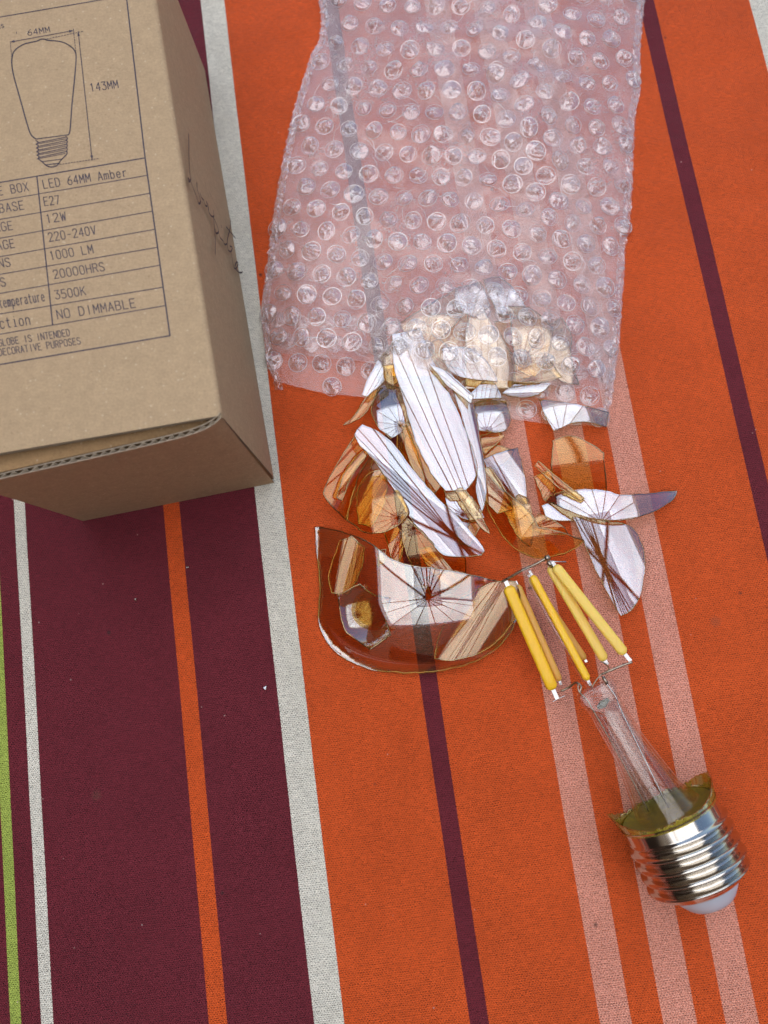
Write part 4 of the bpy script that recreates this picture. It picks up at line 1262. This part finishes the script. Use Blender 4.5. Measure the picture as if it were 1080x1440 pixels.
    def tpart(name, pts, r, mat, seg=10, n=6, sm=True):
        V, Fc = tube([p - base for p in (smooth_path(pts, n) if n > 1 and len(pts) > 2 else pts)], r if not isinstance(r, list) else r, seg)
        return link_mesh(name, V, Fc, mat, t, sm)
    A = lambda x, y, z: at(x, y, z)
    for r, dx_ in ((1.5, 0.0), (0.55, 2.6), (0.45, -2.9)):
        V, Fc = tube([top + ax2 * s + u2 * dx_ * (1 + .012 * s) + v2 * 1.2 - base for s in (1.5, 8, 20, LS - 1)], r, 20, False)
        link_mesh('exhaust_tube', V, Fc, M_clear, t)
    # sooty seal at the pinch
    tpart('seal', [A(840, 996, ZC + .6), A(848, 990, ZC + .9), A(856, 983, ZC + .8)], [0.5, 1.25, 0.5], mat_plain('soot', (0.09, 0.09, 0.05, 1), 0.5, noise_amt=.4, nscale=1.5), 8, 1)
    # lead wires
    tpart('lead_wire', [A(813, 962, 15), A(814, 972, 15.5), A(826, 985, 16), A(836, 1002, 16.5), A(880, 1080, 16.5), A(912, 1141, 16)], 0.22, M_wire, 8)
    tpart('lead_wire', [A(848, 951, 19), A(853, 961, 19), A(866, 980, 18.5), A(874, 1000, 17.8), A(915, 1085, 17), A(940, 1136, 16.5)], 0.22, M_tab, 8)
    tpart('lead_sleeve', [A(848, 952, 19), A(854, 962, 19)], 0.55, M_wire, 8, 1)
    tpart('support_wire', [A(846, 948, 19), A(858, 943, 20), A(872, 937, 20.5), A(889, 931, 21)], 0.36, M_wire, 8)
    tpart('support_wire', [A(832, 967, 18), A(838, 957, 18.6), A(846, 948, 19), A(856, 942, 19), A(853, 935, 17), A(845, 930, 16)], 0.22, M_wire, 8)
    tpart('support_wire', [A(789, 972, 11), A(801, 966, 12), A(810, 960, 14), A(817, 965, 15), A(815, 973, 15.4)], 0.36, M_wire, 8)
    tpart('support_wire', [A(706, 818, 15), A(722, 809, 17), A(736, 801, 18.5), A(754, 793, 20), A(770, 784, 21)], 0.42, M_wire, 8)
    tpart('support_wire', [A(772, 789, 20), A(785, 790, 19.5), A(796, 790, 18.5)], 0.22, M_tab, 8)
    tpart('wire_joint', [A(766, 786, 20.8), A(773, 783, 21)], 0.85, M_wire, 10, 1)
    tpart('wire_joint', [A(770, 790, 20.6), A(777, 797, 20)], 0.6, M_wire, 10, 1)
    tpart('glass_bead', [A(727, 806, 17.6), A(735, 803, 18), A(745, 800, 18.2), A(751, 797, 18.5)], [.7, 1.5, 1.6, .6], M_clear, 14, 3)
    tpart('glass_rod', [A(738, 806, 15), A(780, 885, 15), A(833, 972, 15.8)], 0.9, M_clear, 14, 4)
    # filaments: flattened phosphor-coated sticks with metal tabs at both ends
    def phos(name, c1, c2, tr):
        s = N(name)
        tc = s.n('TexCoord'); P = s.n('VectorMath', {0: tc.outputs['Object'], 3: 1000.0}, operation='SCALE').outputs[0]
        n1 = s.noise(P, 2.0, 4, 0.7).outputs[0]; bmpf = s.n('Bump', {'Strength': .5, 'Distance': 0.0002, 'Height': n1})
        p = s.n('BsdfPrincipled', {'Base Color': s.mix(n1, c1, c2), 'Roughness': 0.34, 'Normal': bmpf.outputs[0], 'Subsurface Weight': 0.4, 'Subsurface Radius': (1, .6, .2), 'Subsurface Scale': 0.001, 'Coat Weight': 0.3, 'Coat Roughness': 0.1})
        tl = s.n('BsdfTranslucent', {0: c1})
        return s.done(s.n('MixShader', {0: tr, 1: p.outputs[0], 2: tl.outputs[0]}).outputs[0])
    M_deep = phos('phosphor_deep_yellow', (1.0, 0.55, 0.010, 1), (1.0, 0.66, 0.03, 1), .12)
    M_pale = phos('phosphor_pale_yellow', (0.95, 0.67, 0.10, 1), (0.99, 0.76, 0.18, 1), .2)
    M_back = phos('phosphor_amber', (0.80, 0.46, 0.07, 1), (0.86, 0.55, 0.12, 1), .3)
    def filament(p, q, wd, tk, mat, label=None, tab0=1.6, tab1=1.6, roll=0.0):
        d = (q - p).normalized(); L_ = (q - p).length
        up = (Vector((0, 0, 1)) - d * d.z).normalized(); sd_ = d.cross(up)
        up, sd_ = up * math.cos(roll) + sd_ * math.sin(roll), sd_ * math.cos(roll) - up * math.sin(roll)
        V, Fc = [], []; sg = 20
        ss = [0, .25, .7, 1.3] + [1.3 + (L_ - 2.6) * i / 10 for i in range(1, 10)] + [L_ - 1.3, L_ - .7, L_ - .25, L_]
        for s in ss:
            e = min(s, L_ - s); f = math.sqrt(max(0.0, min(1.0, e / 1.3))) * .75 + .25
            if e == 0: f = .18
            wob = 1 + .03 * nz(s * .3, p.x)
            for k in range(sg):
                th = 2 * math.pi * k / sg
                cx, sx = math.cos(th), math.sin(th)
                cx = math.copysign(abs(cx) ** .8, cx); sx = math.copysign(abs(sx) ** .8, sx)
                V.append(p + d * s + sd_ * cx * wd / 2 * f * wob + up * sx * tk / 2 * f - base)
        for j in range(len(ss) - 1):
            for k in range(sg):
                k2 = (k + 1) % sg; Fc.append((j * sg + k, j * sg + k2, (j + 1) * sg + k2, (j + 1) * sg + k))
        Fc.append(tuple(range(sg))[::-1]); Fc.append(tuple((len(ss) - 1) * sg + k for k in range(sg)))
        o = link_mesh('filament', V, Fc, mat, t)
        if label: o['label'] = label
        org = p - base
        for end, dr, ln in ((p, -d, tab0), (q, d, tab1)):
            if ln <= 0: continue
            a0, a1 = end - dr * .5, end + dr * ln
            hw, ht = wd * .17, .13
            V = [x + sd_ * sx * hw + up * sz * ht - base for x in (a0, a1) for sx, sz in ((-1, -1), (1, -1), (1, 1), (-1, 1))]
            link_mesh('end_tab', V, [(3, 2, 1, 0), (4, 5, 6, 7), (0, 1, 5, 4), (1, 2, 6, 5), (2, 3, 7, 6), (3, 0, 4, 7)], M_tab, o, False)
    filament(A(714, 824, 14.5), A(778, 970, 9.5), 3.8, 2.1, M_deep, 'wide deep yellow filament nearest the rounded crown piece', 1.8, 3.2)
    filament(A(727, 822, 12), A(787, 958, 7.5), 2.4, 1.4, M_back, None, 1.2, 1.2)
    filament(A(748, 809, 17.5), A(827, 957, 16), 2.5, 1.9, M_deep, 'narrow deep yellow filament in the middle', 1.6, 1.6)
    filament(A(745, 812, 12.5), A(823, 928, 10), 2.3, 1.3, M_back, None, 1.0, .8)
    filament(A(773, 796, 19), A(851, 929, 15.5), 3.2, 1.8, M_pale, 'pale yellow filament, inner one of the crossed pair', 1.4, 1.4)
    filament(A(780, 795, 20.5), A(879, 920, 20.5), 3.3, 1.8, M_pale, 'pale yellow filament, outer one of the crossed pair', 1.4, 2.6)
    # small strip rising under the hooks
    tpart('tab_wire', [A(777, 987, 9), A(784, 983, 9), A(795, 978, 9)], 0.15, M_tab, 6)
build_bulb()
